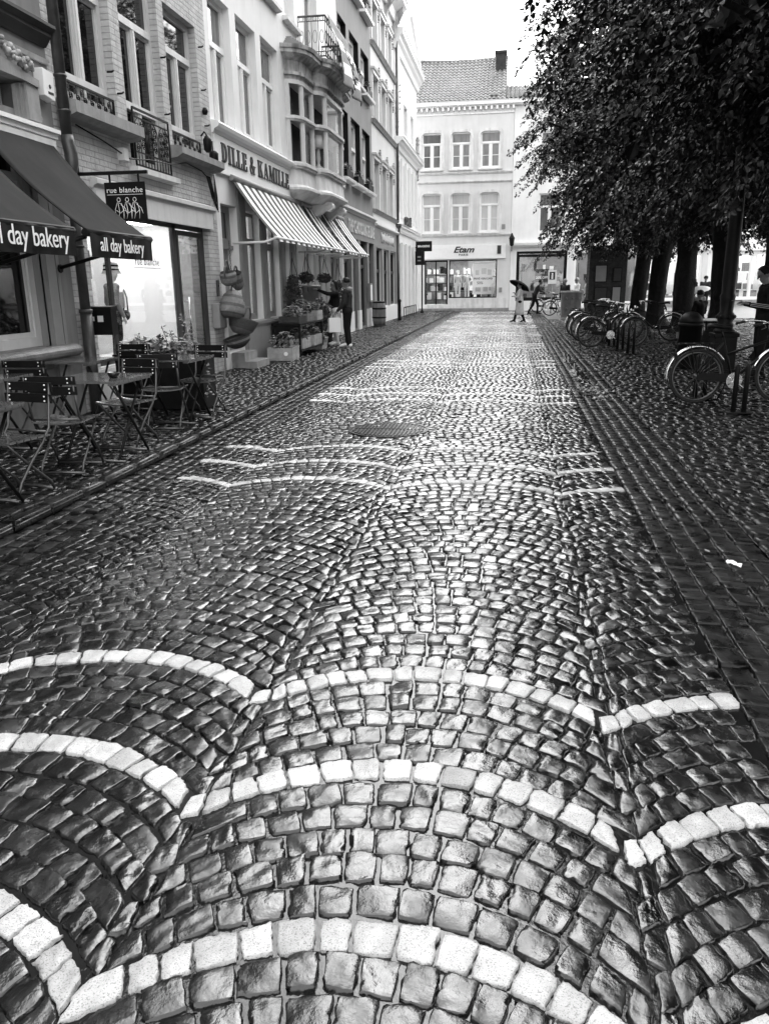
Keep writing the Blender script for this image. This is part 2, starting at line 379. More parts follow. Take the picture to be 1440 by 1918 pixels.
def lod(name, q, wh, z, bands, mats, dome=None, **kw):
    y = q[:,:,1].mean(1); dome = np.clip(.0022+(y-2.5)*.0006,.0022,.0052) if dome is None else np.full(len(y),dome)
    for k,(a,b,res) in enumerate(bands):
        s = (y >= a)&(y < b)
        if s.any(): sett_mesh(name, q[s], wh[s], z[s], res, mats, dome=dome[s], **kw)
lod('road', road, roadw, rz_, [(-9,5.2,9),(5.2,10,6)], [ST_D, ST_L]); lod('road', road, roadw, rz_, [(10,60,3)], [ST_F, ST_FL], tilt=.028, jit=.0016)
def rows(x0,x1,y0,y1,sx,sy,along='X',gap=.0032,irr=.25):
    """straight courses of setts. along='X': courses run across the street; 'Y': along it"""
    out = []
    a0,a1,b0,b1,sa,sb = (x0,x1,y0,y1,sx,sy) if along=='X' else (y0,y1,x0,x1,sy,sx)
    nb = max(1,round((b1-b0)/sb)); sb = (b1-b0)/nb
    for j in range(nb):
        a = a0-NR.uniform(0,sa)
        while a < a1:
            l = sa*(1+NR.uniform(-irr,irr)); p,q_ = max(a,a0)+gap, min(a+l,a1)-gap
            if q_-p > .03:
                c,d = b0+j*sb+gap, b0+(j+1)*sb-gap
                out.append([[p,c],[q_,c],[q_,d],[p,d]] if along=='X' else [[c,p],[d,p],[d,q_],[c,q_]])
            a += l
    return np.array(out)
PZ = .045
B3 = [(-9,5,5),(5,60,3)]
gl = rows(-3.02,XL,-1,43.6,.1,.12,'Y'); lod('left_gutter', gl, np.zeros(len(gl),bool), NR.normal(-.006,.004,len(gl)), B3, [ST_P,ST_L])
kb = rows(-3.14,-3.03,-1,43.6,.11,.42,'Y'); lod('kerb', kb, np.zeros(len(kb),bool), NR.normal(PZ+.004,.002,len(kb)), B3, [ST_P,ST_L], tone=None, depth=.07)
pv = rows(-4.93,-3.15,1.5,43.6,.115,.12,'X'); lod('pavement', pv, np.zeros(len(pv),bool), NR.normal(PZ,.004,len(pv)), B3, [ST_P,ST_L])
gr = rows(XR_+.005,1.42,-1,43.6,.105,.115,'Y',irr=.4); 
gx = gr[:,:,0].mean(1)
lod('right_gutter', gr, np.zeros(len(gr),bool), NR.normal(-.004,.004,len(gr))-.009*np.exp(-((gx-1.12)/.14)**2), B3, [ST_P,ST_L])
pl = rows(1.43,9.5,1,33,.125,.115,'X',irr=.35); lod('square', pl, np.zeros(len(pl),bool), NR.normal(.006,.005,len(pl)), [(-9,14,3),(14,60,3)], [ST_P,ST_L], tilt=.05, dome=.005)
g = MB()
def sheet(mb, x0,x1,y0,y1,z, nx=1, ny=1):
    mb.add([(x0,y0,z),(x1,y0,z),(x1,y1,z),(x0,y1,z)],[(0,1,2,3)])
sheet(g,-600,600,-200,1200,-.06); tag(g.build('ground', M['soil']), kind='structure')
# wet bedding in the joints, following the crown of the road
g = MB(); xs = np.linspace(XL,XR_,15)
for i in range(14): g.add([(xs[i],-1.2,crown(xs[i])-.0102),(xs[i+1],-1.2,crown(xs[i+1])-.0102),(xs[i+1],44,crown(xs[i+1])-.0102),(xs[i],44,crown(xs[i])-.0102)],[(0,1,2,3)],0,True)
tag(g.build('road_bed', JOINT), kind='structure')
g = MB(); sheet(g,-3.02,XL,-1.2,44,-.026); sheet(g,XR_,1.425,-1.2,44,-.026); tag(g.build('gutter_bed', JOINT), kind='structure')
g = MB(); sheet(g,-5.3,-3.02,-1.2,44,PZ-.02); tag(g.build('pavement_bed', JOINT), kind='structure')
g = MB(); sheet(g,1.426,40,-1.2,33.2,-.014); tag(g.build('square_bed', JOINT), kind='structure')
SQ = mat('far_paving',.14,.3,noise=(2,.3),brick=None,bump=(16,.6,.02))
g = MB(); sheet(g,1.426,60,33.2,60,.004); sheet(g,-5.3,1.42,44,60,.004); tag(g.build('far_street', SQ), kind='structure')
# standing water in the right gutter
g = MB()
for (yc,xc,ly,lx) in ((13.2,1.12,1.3,.13),(16.2,1.13,1.3,.12),(11.0,1.14,.6,.12),(20.5,1.12,1.0,.10)):
    n = 28; P = [(xc+lx*math.cos(t)*(1+.3*math.sin(3*t+yc)), yc+ly*math.sin(t)*(1+.2*math.sin(5*t+yc)), -.009) for t in [2*math.pi*i/n for i in range(n)]]
    g.add(P,[tuple(range(n))])
tag(g.build('puddle', mat('puddle_water',.012,.02,spec=1.33)), kind='structure')
# ------------------------------------------------------------------ buildings along the left side
FX0 = -4.9
M['glass_oriel'] = glassmat('oriel_glass',.8)
M['sill_dark'] = mat('wet_dark_stone',.13,.5,noise=(7,.5,.3),bump=(35,.6,.01))
FL = Fr((FX0,0,0),(0,1,0),(1,0,0))
def facade(parent, fr, u0,u1,w0,w1, holes, m, th=.32, name='wall'):
    us = sorted({u0,u1,*[h[0] for h in holes],*[h[1] for h in holes]}); ws = sorted({w0,w1,*[h[2] for h in holes],*[h[3] for h in holes]})
    us = [u for u in us if u0-1e-6 <= u <= u1+1e-6]; ws = [x for x in ws if w0-1e-6 <= x <= w1+1e-6]
    mb = MB(); nu, nw = len(us)-1, len(ws)-1
    def solid(i,j):
        if not (0 <= i < nu and 0 <= j < nw): return None
        a, b = (us[i]+us[i+1])/2, (ws[j]+ws[j+1])/2
        return not any(h[0] < a < h[1] and h[2] < b < h[3] for h in holes)
    for i in range(nu):
        for j in range(nw):
            if not solid(i,j): continue
            a,b,c,d = us[i],us[i+1],ws[j],ws[j+1]
            mb.add([fr(a,c),fr(b,c),fr(b,d),fr(a,d)],[(0,1,2,3)]); mb.add([fr(a,c,-th),fr(b,c,-th),fr(b,d,-th),fr(a,d,-th)],[(3,2,1,0)])
            for (di,dj,p,q) in ((-1,0,(a,c),(a,d)),(1,0,(b,c),(b,d)),(0,-1,(a,c),(b,c)),(0,1,(a,d),(b,d))):
                if not solid(i+di,j+dj): mb.add([fr(*p),fr(*q),fr(*q,-th),fr(*p,-th)],[(0,1,2,3)])
    return mb.build(name, m, parent)
def window(parent, fr, u0,u1,w0,w1, pane='glass_dark', frame='white', rec=.13, mull=1, trans=None, bars=0, fw=.065, curtain=False, low=None, name='window', lowbars=False):
    """timber window: frame mesh, pane child; trans = height fraction of the transom, mull = number of mullions below it"""
    mb = MB(); o0, o1 = -rec-.05, -rec+.02
    mb.box(fr,u0,u0+fw,w0,w1,o0,o1); mb.box(fr,u1-fw,u1,w0,w1,o0,o1)
    mb.box(fr,u0+fw,u1-fw,w0,w0+fw,o0,o1); mb.box(fr,u0+fw,u1-fw,w1-fw,w1,o0,o1)
    wt = w1-fw
    if trans:
        wt = w0+(w1-w0)*trans; mb.box(fr,u0+fw,u1-fw,wt,wt+.085,o0,o1+.025)
    for k in range(mull):
        u = u0+(u1-u0)*(k+1)/(mull+1); mb.box(fr,u-.055,u+.055,w0+fw,wt,o0,o1+.012); mb.box(fr,u-.018,u+.018,w0+fw,wt,o1+.012,o1+.024)
    # sash stiles
    n = mull+1
    for k in range(n):
        a = u0+(u1-u0)*k/n; b = u0+(u1-u0)*(k+1)/n; a += fw if k == 0 else .055; b -= fw if k == n-1 else .055
        for (p,q,r,s) in ((a,a+.035,w0+fw,wt),(b-.035,b,w0+fw,wt),(a+.035,b-.035,w0+fw,w0+fw+.05),(a+.035,b-.035,wt-.035,wt)): mb.box(fr,p,q,r,s,o0+.01,o1-.018)
        for j in range(bars):
            z = w0+fw+(wt-w0-fw)*(j+1)/(bars+1); mb.box(fr,a+.035,b-.035,z-.014,z+.014,o0+.012,o1-.02)
    if low: mb.box(fr,u0+fw,u1-fw,low,low+.09,o0,o1+.03)
    o = mb.build(name, M[frame], parent)
    g = MB().box(fr,u0+.02,u1-.02,w0+.02,w1-.02,-rec-.03,-rec-.022); g.build('pane', M[pane], o)
    if curtain:
        c = MB(); n = 26
        for (a,b) in ((u0+.06,u0+(u1-u0)*.30),(u1-(u1-u0)*.30,u1-.06)):
            P = [(a+(b-a)*i/n, -rec-.10-.025*math.sin(i*1.7)) for i in range(n+1)]
            c.add([fr(u,z,oo) for z in (w0+.05,w1-.05) for u,oo in P],[(i,i+1,n+2+i,n+1+i) for i in range(n)],0,True)
        c.build('curtain', M['curtain'], o)
    return o
def sill(parent, fr, u0,u1,w,h=.09,o=.14, m='stone', name='sill'):
    return MB().uprism(fr,[(-.1,w),(o,w-.015),(o+.015,w-.03),(o,w-h),(-.1,w-h)],u0,u1).build(name,M[m],parent)
def moulding(parent, fr, u0,u1,w,h,o,m,name='cornice'):
    pr = [(-.05,w),(.02,w),(o*.3,w+h*.12),(o*.35,w+h*.4),(o*.75,w+h*.62),(o*.8,w+h*.8),(o,w+h*.84),(o,w+h*.97),(o*.6,w+h),(-.05,w+h+.02)]
    return MB().uprism(fr,pr,u0,u1).build(name,M[m],parent)
def shell(parent, fr, u0,u1,w1,depth,m, roof='tile', rise=1.8):
    """side and rear walls and the roof behind a street front"""
    mb = MB(); a,b = u0+.01,u1-.01
    mb.box(fr,a,a+.25,-.05,w1,-depth,-.325); mb.box(fr,b-.25,b,-.05,w1,-depth,-.325); mb.box(fr,a+.25,b-.25,-.05,w1,-depth,-depth+.25)
    mb.build('rear_wall', m, parent)
    P = [(-depth-.1,w1+.004),(.02,w1+.004),(-depth/2,w1+rise)]
    MB().uprism(fr,P,u0,u1).build('roof', M[roof], parent)
def room(parent, fr, u0,u1,w0,w1,depth,m='plaster',lamp=6, floor='card', out=-.33, lu0=None):
    mb = MB(); d = out-depth
    c = [fr(u,w,o) for o in (out,d) for w in (w0,w1) for u in (u0,u1)]
    mb.add(c,[(4,5,7,6),(0,4,6,2),(1,3,7,5),(2,6,7,3)],0); mb.add(c,[(0,1,5,4)],1)
    r = mb.build('shop_room',[M[m],M[floor]],parent)
    if lamp:
        u0 = lu0 or u0; l = MB(); k = max(1,int((u1-u0)/1.1))
        for i in range(k):
            u = u0+(u1-u0)*(i+.5)/k
            for q in (.5,.62*depth): l.box(fr,u-.3,u+.3,w1-.06,w1-.03,out-q-.12,out-q+.12)
        mm = bpy.data.materials.get('lamp_%g'%lamp) or mat('lamp_%g'%lamp,.9,.5,emit=lamp)
        l.build('ceiling_lamp', mm, r)
    return r
def grille(parent, fr, u0,u1,w0,w1,o,name='grille',full=False):
    mb = MB(); t = lambda pts,r=.007: mb.tube([fr(u,w,o) for u,w in pts],r,5)
    for w in (w0,w1): mb.box(fr,u0,u1,w-.012,w+.012,o-.012,o+.012)
    for u in (u0,u1): mb.box(fr,u-.01,u+.01,w0,w1,o-.01,o+.01)
    H = w1-w0
    def scroll(uc,wc,r,s=1):
        t([(uc+s*r*(1-k/22)*math.cos(k*.62), wc+r*(1-k/22)*math.sin(k*.62)) for k in range(20)],.0065)
    n = max(2,round((u1-u0)/.17))
    if full:
        wb = w0+H*.24; mb.box(fr,u0,u1,wb-.008,wb+.008,o-.008,o+.008); wt = w1-.1; mb.box(fr,u0,u1,wt-.008,wt+.008,o-.008,o+.008)
        for i in range(1,2*n): t([(u0+(u1-u0)*i/(2*n),w0),(u0+(u1-u0)*i/(2*n),wb)],.007)
        m = 3
        for i in range(m):
            a = u0+(u1-u0)*i/m; b = u0+(u1-u0)*(i+1)/m; c = (a+b)/2; q = (b-a)/2*.9
            t([(c+q*math.cos(x),wt-q+q*math.sin(x)) for x in np.linspace(0,math.pi,12)])
            t([(a+.02,wb),(a+.02,wt-q)]); t([(b-.02,wb),(b-.02,wt-q)]); t([(c,wb),(c,wt)],.006)
            for k in range(4):
                z = wb+(wt-wb)*(.12+.2*k); scroll(c-q*.5,z,.055,1); scroll(c+q*.5,z+.04,.055,-1)
            mb.ball(fr(c,wb+(wt-wb)*.55,o),.03,4)
    else:
        for i in range(n):
            c = u0+(u1-u0)*(i+.5)/n; scroll(c-.035,w0+H*.62,H*.22,1); scroll(c+.035,w0+H*.3,H*.2,-1); t([(c,w0),(c,w1)],.006)
    return mb.build(name, M['iron'], parent)

# --- bakery house (far left)
bk = thing('bakery_building','grey stucco house with moulded stone window frame at the left edge','house',(FX0,3,0))
H0 = []
def local(parent): return Fr((0,parent.location.y*-1,0),(0,1,0),(1,0,0))
F = local(bk)
facade(bk,F,-3,8.62,0,9,[(1.2,4.6,.86,2.9),(5.2,8.05,.86,2.9),(5.6,8.08,3.16,3.4),(5.6,8.08,3.4,3.42)],M['stucco_bakery'])
shell(bk,F,-3,8.62,9,7,M['stucco_bakery'])
window(bk,F,5.2,8.05,.86,2.9,'glass_dark','offwhite',rec=.12,mull=1,trans=.8,fw=.1)
window(bk,F,1.2,4.6,.86,2.9,'glass_dark','offwhite',rec=.12,mull=1,trans=.8,fw=.1)
for (a,b) in ((4.9,8.4),(1,4.8)):
    mb = MB(); n = 14
    pr = [(-.1,.86)]+[(.06+.1*math.cos(t),.79+.07*math.sin(t)) for t in np.linspace(1.5,-1.7,9)]+[(-.1,.70)]
    mb.uprism(F,pr,a,b); mb.build('sill',M['sill_dark'],bk)
MB().box(F,8.05,8.12,.0,2.86,-.02,.06).box(F,8.14,8.24,.0,2.86,.0,.045).box(F,8.3,8.36,.86,2.9,0,.02).build('pilaster',M['greypaint'],bk)
MB().box(F,-3,8.5,2.93,2.97,0,.05).box(F,-3,8.52,2.97,3.02,0,.09).box(F,-3,8.54,3.02,3.06,0,.12).build('string_course',M['white'],bk)
MB().box(F,-3,8.5,.0,.62,.001,.03).build('plinth',M['stucco_bakery'],bk)
mb = MB()
for k,(d,o) in enumerate(((0,.10),(.05,.07),(.10,.045))):
    mb.box(F,8.02-d,8.10+.13-d,3.08,3.42-.02*k,0,o)
mb.prism(F,[(5.4,3.42),(7.95,3.42),(8.23,3.40),(8.23,3.47),(8.0,3.50),(7.0,3.62),(5.4,3.66)],0,.12)
mb.build('window_surround',M['stone'],bk)
MB().box(F,5.6,8.0,3.16,3.42,-.2,-.17).build('window_panel',M['stucco_pale'],bk)
mb = MB(); r2 = random.Random(3)
for i in range(90):
    u = 7.25+r2.random()*.9; w_ = 3.50+.22*(1-abs(u-7.4)/.9)+r2.uniform(-.04,.05); mb.ball(F(u,w_,.09+r2.random()*.06),r2.uniform(.018,.036),4,0,(1,1,1))
mb.build('fruit_relief',M['stone_old'],bk); mb = MB()
for i in range(9): mb.ball(F(8.30+r2.uniform(-.03,.03),3.05+.03*i,.03),r2.uniform(.02,.035),4)
mb.build('fruit_relief',M['stone_old'],bk)
MB().uprism(F,[(0,3.86),(.03,3.86),(.10,3.95),(.10,3.98),(.16,4.02),(.16,4.05),(0,4.08)],-3,8.6).build('cornice',M['darkpaint'],bk)
MB().uprism(F,[(0,3.70),(.03,3.70),(.05,3.74),(0,3.76)],-3,8.6).build('string_course',M['stone_pale'],bk)
# alarm box
mb = MB().prism(F,[(8.33,3.36),(8.52,3.33),(8.53,3.42),(8.53,3.60),(8.34,3.62)],0,.11); ab = mb.build('alarm_box',M['white'],bk,bevel=.006)
MB().lathe(F(8.44,3.46,.112),[(.02,0),(.02,.004),(1e-5,.005)],10,0,True,Matrix.Rotation(math.pi/2,3,'Y')).box(F,8.40,8.50,3.385,3.41,.11,.113).build('badge',M['darkpaint'],ab)
# downpipe
mb = MB(); px = 8.69
def pp(pts,r,n=12): mb.tube([F(u,w_,o) for u,w_,o in pts],r,n)
pp([(px,9,.10),(px,3.02,.10)],.058); pp([(px,3.04,.10),(px,2.97,.105),(px,2.86,.125),(px,2.76,.125),(px,2.68,.10),(px,2.58,.085)],[.066,.068,.069,.068,.066,.058]); pp([(px,2.6,.085),(px,1.2,.085)],.056); pp([(px,1.22,.085),(px,1.18,.085)],.075); pp([(px,1.18,.085),(px,.04,.085)],.066)
for z in (3.62,3.28,2.62,1.9): pp([(px,z-.012,.1 if z>2.9 else .085),(px,z+.012,.1 if z>2.9 else .085)],.068)
mb.build('downpipe',M['zinc'],bk)

# --- brick shop house
bs = thing('brick_shop_house','painted brick house with three tall windows over a wide lit shop window','house',(FX0,11,0)); F = local(bs)
A0,A1 = 8.62,13.42
holes = [(8.95,10.16,3.47,5.6),(10.42,11.6,2.97,5.6),(11.82,13.0,3.42,5.25),(9.05,11.78,.52,2.36),(11.78,12.95,.06,2.36),(8.95,9.97,6.6,8.6),(10.38,11.42,6.6,8.6),(11.78,12.78,6.6,8.6)]
facade(bs,F,A0,A1,0,9.6,holes,M['brick_y'])
shell(bs,F,A0,A1,9.6,8,M['brick_dark'])
for (a,b,c,d,lw) in ((8.95,10.16,3.47,5.6,3.68),(10.42,11.6,2.97,5.6,3.68),(11.82,13.0,3.42,5.25,3.64)):
    window(bs,F,a,b,c,d,'glass_dark','offwhite',rec=.13,mull=1,trans=(4.68-c)/(d-c),low=lw,fw=.085,curtain=False)
for (a,b) in ((8.95,9.97),(10.38,11.42),(11.78,12.78)): window(bs,F,a,b,6.6,8.6,'glass_mid','offwhite',rec=.2,mull=1,trans=.7)
MB().uprism(F,[(-.1,3.44),(.10,3.42),(.22,3.40),(.22,3.28),(.12,3.24),(-.05,3.22)],8.74,10.40).build('sill',M['stone'],bs)
MB().uprism(F,[(-.1,3.40),(.10,3.40),(.20,3.38),(.20,3.29),(.12,3.24),(-.05,3.22)],11.66,13.40).build('sill',M['stone'],bs)
MB().uprism(F,[(-.1,2.96),(.12,2.95),(.12,2.88),(-.05,2.86)],10.34,11.7).build('sill',M['stone_pale'],bs)
grille(bs,F,9.0,10.12,3.46,3.66,-.03); grille(bs,F,11.86,12.96,3.42,3.62,-.03); grille(bs,F,10.46,11.56,2.98,3.66,.05,full=True)
MB().uprism(F,[(0,2.58),(.03,2.58),(.04,2.61),(.09,2.63),(.09,2.68),(.05,2.70),(0,2.70)],9.28,13.2).build('shop_cornice',M['offwhite'],bs)
MB().box(F,9.3,13.1,2.34,2.58,.001,.05).build('fascia',M['offwhite'],bs)
mb = MB()       # dark shop frame
for (a,b,c,d) in ((9.05,9.08,.52,2.36),(9.68,9.74,.52,2.36),(11.72,11.84,.06,2.36),(12.85,12.95,.06,2.36),(9.08,12.85,2.29,2.36),(9.08,11.72,.52,.57)): mb.box(F,a,b,c,d,-.135,-.085)
sf = mb.build('shop_window',M['darkpaint'],bs)
MB().box(F,9.74,11.72,.57,2.29,-.11,-.10).box(F,9.08,9.66,.57,2.29,-.111,-.101).build('pane',M['glass'],sf)
t = MB(); text_mb(t,'rue blanche',F,10.82,1.745,.145,-.095,.003,sx=1.0,space=1.12); t.box(F,10.4,11.24,1.705,1.712,-.0965,-.0935); t.build('window_lettering',M['darkpaint'],sf)
mb = MB()
for (a,b,c,d) in ((11.86,11.92,.1,2.27),(12.77,12.83,.1,2.27),(11.92,12.77,.1,.2),(11.92,12.77,2.2,2.27)): mb.box(F,a,b,c,d,-.13,-.08)
dr = mb.build('door',M['darkpaint'],bs); MB().box(F,11.92,12.77,.2,2.2,-.11,-.1).build('pane',M['glass_dim'],dr)
MB().tube([F(12.0,.66,-.02),F(12.0,1.3,-.02)],.015,8).tube([F(12.0,.72,-.02),F(12.0,.72,-.1)],.01,6).tube([F(12.0,1.24,-.02),F(12.0,1.24,-.1)],.01,6).build('handle',M['chrome'],dr)
room(bs,F,8.9,12.98,.08,2.45,2.6,lamp=9,lu0=9.95)
MB().box(F,9.3,11.75,.5,2.3,-1.2,-1.15).build('display_back',M['white'],bs)
MB().box(F,9.0,11.75,.02,.5,-1.1,-.33).build('display_plinth',M['white'],bs)
MB().box(F,8.78,9.6,.02,.5,.001,.02).build('plinth',M['stone_pale'],bs)
mb = MB()   # wires, brackets and wall ties
def cable(pts,r=.009): mb.tube([F(*p) for p in pts],r,5)
cable([(9.0,3.2,.05),(9.6,3.13,.05),(10.25,3.02,.06),(10.6,3.05,.16),(11.4,3.10,.14),(12.1,3.22,.06),(12.7,3.18,.07),(13.0,3.1,.06),(13.1,2.8,.08),(13.25,2.74,.07),(13.3,3.05,.05)])
for k in range(7): cable([(12.9+.03*k,3.14,.06),(13.0+.04*k,2.8-.03*k,.1),(13.2+.02*k,2.86,.07),(13.28,3.2,.05)],.006)
cable([(13.25,3.3,.06),(13.3,3.42,.10),(13.27,3.55,.06),(13.3,3.7,.05)],.012)
mb.build('cable',M['black'],bs)
mb = MB(); r2 = random.Random(9)
for (u,w_) in ((9.98,3.95),(10.2,3.76),(11.6,3.78),(13.1,4.4),(13.1,5.0),(11.62,4.5),(13.15,3.9)): mb.tube([F(u,w_,0),F(u,w_,.06),F(u+.03,w_+.02,.07)],.012,6)
mb.lathe(F(13.2,3.44,.1),[(.02,-.1),(.07,-.07),(.075,.06),(.04,.1)],10).lathe(F(13.1,4.1,.04),[(.03,-.05),(.05,0),(.03,.05)],8); mb.build('wall_tie',M['iron'],bs)
MB().box(F,10.04,10.16,2.98,3.12,0,.09).build('junction_box',M['offwhite'],bs); MB().box(F,13.14,13.26,2.5,2.78,0,.06).build('junction_box',M['offwhite'],bs)

# --- striped-awning shop house with the oriel
ds = thing('corner_bay_house','white stucco house with striped awnings and a carved oriel','house',(FX0,18.5,0)); F = local(ds)
A0,A1 = 13.42,23.6
W1 = [(13.62,14.66,4.02,5.98),(14.98,16.1,4.08,6.0),(16.42,17.58,4.1,6.05)]
G1 = [(13.62,14.44,.3,2.8),(14.85,15.72,.82,2.78),(16.1,17.0,.82,2.72),(17.72,18.3,.3,2.72),(19.25,20.0,.5,2.72),(20.5,21.25,.5,2.72),(21.9,22.9,.1,2.72)]
U1 = [(13.7,14.5,6.9,8.6),(15.0,16.0,6.9,8.6),(16.5,17.5,6.9,8.6),(19.9,21.3,6.42,8.8),(18.3,19.1,6.95,8.6)]
facade(ds,F,A0,A1,0,10,W1+G1+U1,M['stucco_white'])
shell(ds,F,A0,A1,10,8,M['stucco_white'])
for h in W1: window(ds,F,*h,'glass_mid','white',rec=.14,mull=1,trans=.62,fw=.085)
for h in U1: window(ds,F,*h,'glass_mid','white',rec=.18,mull=1,trans=.7)
MB().uprism(F,[(0,6.86),(.12,6.85),(.12,6.78),(0,6.76)],18.1,19.3).uprism(F,[(0,6.86),(.12,6.85),(.12,6.78),(0,6.76)],13.6,17.7).build('sill',M['stone_pale'],ds)
MB().uprism(F,[(0,3.86),(.03,3.87),(.05,3.92),(.12,3.95),(.14,4.0),(.12,4.03),(0,4.05)],13.44,18.1).build('string_course',M['white'],ds)
MB().box(F,13.5,18.1,3.32,3.86,.001,.02).build('fascia',M['white'],ds)
MB().uprism(F,[(0,3.26),(.05,3.27),(.05,3.31),(0,3.33)],13.5,18.1).build('string_course',M['white'],ds)
# stair door
window(ds,F,13.62,14.44,2.15,2.8,'glass_dark','greypaint',rec=.16,mull=0,name='fanlight')
mb = MB().box(F,13.62,14.44,2.08,2.15,-.2,-.1).box(F,13.66,14.40,.35,2.08,-.24,-.2)
for (a,b,c,d) in ((13.74,14.32,1.25,1.95),(13.74,14.32,.5,1.1)):
    mb.box(F,a,b,c,d,-.2,-.185)
mb.build('door',M['greypaint'],ds)
st = MB().box(F,13.7,14.46,.0,.16,.002,.46).box(F,13.7,14.4,.16,.31,.002,.24); st.build('steps',M['stone'],ds)
for (a,b,c,d) in G1[1:3]: window(ds,F,a,b,c,d,'glass','greypaint',rec=.14,mull=0,trans=.72,name='shop_window')
for k,(a,b,c,d) in enumerate(G1[3:]): window(ds,F,a,b,c,d,('glass_dark','glass','glass','glass_dark')[k],'greypaint',rec=.14,mull=0,trans=.75,name='shop_window')
room(ds,F,14.5,17.5,.3,3.0,3,lamp=5); room(ds,F,19.0,21.6,.3,3.0,3,lamp=5)
for (a,b) in ((14.46,14.82),(15.75,16.07),(17.02,17.36)): MB().box(F,a,b,.05,3.24,.001,.04).box(F,a+.05,b-.05,.9,2.7,.039,.05).build('pilaster',M['greypaint'],ds)
MB().box(F,17.38,17.68,.05,3.24,.001,.05).build('pilaster',M['white'],ds)
for (a,b) in ((18.34,19.2),(20.05,20.45),(21.3,21.85),(22.95,23.55)):
    mb = MB().box(F,a+.01,b-.01,.05,3.24,.001,.03)
    for j in range(8): mb.box(F,a,b,.1+.39*j,.1+.39*j+.375,.0,.045)
    mb.build('ashlar_pillar',M['stone_pale'],ds)
MB().box(F,14.5,17.36,.02,.74,.0405,.07).uprism(F,[(0,.82),(.12,.80),(.12,.75),(0,.73)],14.82,17.0).build('plinth',M['greypaint'],ds)
# barber-pole diagonal stripes reflected in the fanlights are the awning itself
# oriel
plan = [(18.1,0),(18.16,.14),(18.27,.23),(18.45,.28),(19.25,.31),(19.31,.41),(19.43,.49),(19.6,.53),(21.3,.54),(21.48,.50),(21.6,.42),(21.66,.31),(22.5,.28),(22.68,.23),(22.79,.14),(22.85,0)]
def ring(mb, w0, w1, g0, g1=None, inner=-.02, mi=0):
    """plan outline grown by g, between two heights"""
    g1 = g0 if g1 is None else g1; c = 20.5
    def off(g):
        out = []
        for i,(u,o) in enumerate(plan):
            p = plan[max(i-1,0)]; q = plan[min(i+1,len(plan)-1)]; d = Vector((q[0]-p[0],q[1]-p[1])).normalized()
            if i in (0,len(plan)-1): out.append((u-(g if i == 0 else -g),0)); continue
            out.append((u-d.y*g, o+d.x*g))
        return out
    a,b = off(g0),off(g1); n = len(plan)
    vs = [F(u,w0,o) for u,o in a]+[F(u,w1,o) for u,o in b]
    mb.add(vs,[(i,i+1,n+i+1,n+i) for i in range(n-1)],mi,False)
    mb.add(vs,[tuple(range(n)),tuple(range(n,2*n))],mi)
ori = MB(); ring(ori,3.42,3.47,.02,.10); ring(ori,3.47,3.52,.12); ring(ori,3.52,3.58,.10,.03); ring(ori,3.58,3.92,.03,-.01); ring(ori,3.92,3.96,.06); ring(ori,3.96,4.02,.09); ring(ori,4.02,4.05,.04)
ring(ori,3.30,3.42,-.15,.0)
orb = ori.build('oriel_base',M['stone_pale'],ds)
mb = MB(); pos = [(18.45,.33),(19.30,.36),(19.66,.62),(21.36,.62),(21.72,.36),(22.57,.33)]
for u,o in ((18.13,.05),(18.45,.27),(19.23,.30),(19.6,.52),(21.3,.53),(21.66,.30),(22.5,.27),(22.82,.05)): mb.box(F,u-.042,u+.042,4.05,5.62,o-.06,o+.028)
ring(mb,4.86,4.9,.03); ring(mb,4.9,4.96,.07); ring(mb,5.58,5.66,.03)
orf = mb.build('oriel_frame',M['offwhite'],ds)
g = MB(); ring(g,4.06,5.6,-.03); g.build('pane',M['glass_oriel'],orf); MB().box(F,18.15,22.8,4.06,5.6,.002,.02).build('oriel_dark_sheet',M['black'],ds)  # black sheet painted in for the shade of the room behind the panes
mb = MB(); ring(mb,5.66,5.74,.02,.04); ring(mb,5.74,5.80,.09); ring(mb,5.80,6.02,.03,.05); ring(mb,6.02,6.12,.06,.22); ring(mb,6.12,6.2,.25); ring(mb,6.2,6.27,.28,.30)
mb.build('oriel_cornice',M['stone_old'],ds)
for (a,b) in ((18.05,19.35),(21.65,22.97)):      # lead caps over the side bows
    mb = MB()
    for k in range(5): mb.box(F,a+.07*k,b-.07*k,6.27+.05*k,6.32+.05*k,0,.40-.07*k)
    mb.build('lead_cap',M['greypaint'],ds)
for u in (19.85,21.2):       # scroll corbels
    mb = MB()
    pr = [(0,3.36),(.55,3.36)]+[(.50+.11*math.cos(t),3.25+.11*math.sin(t)) for t in np.linspace(1.4,-2.6,12)]+[(.3,3.1),(.12,3.0),(0,2.95)]
    mb.uprism(F,pr,u-.13,u+.13)
    for s in (-1,1): mb.tube([F(u+s*.14,3.25+.085*(1-k/26)*math.sin(k*.6),.50+.085*(1-k/26)*math.cos(k*.6)) for k in range(24)],.013,5)
    mb.build('corbel',M['stone_pale'],ds)
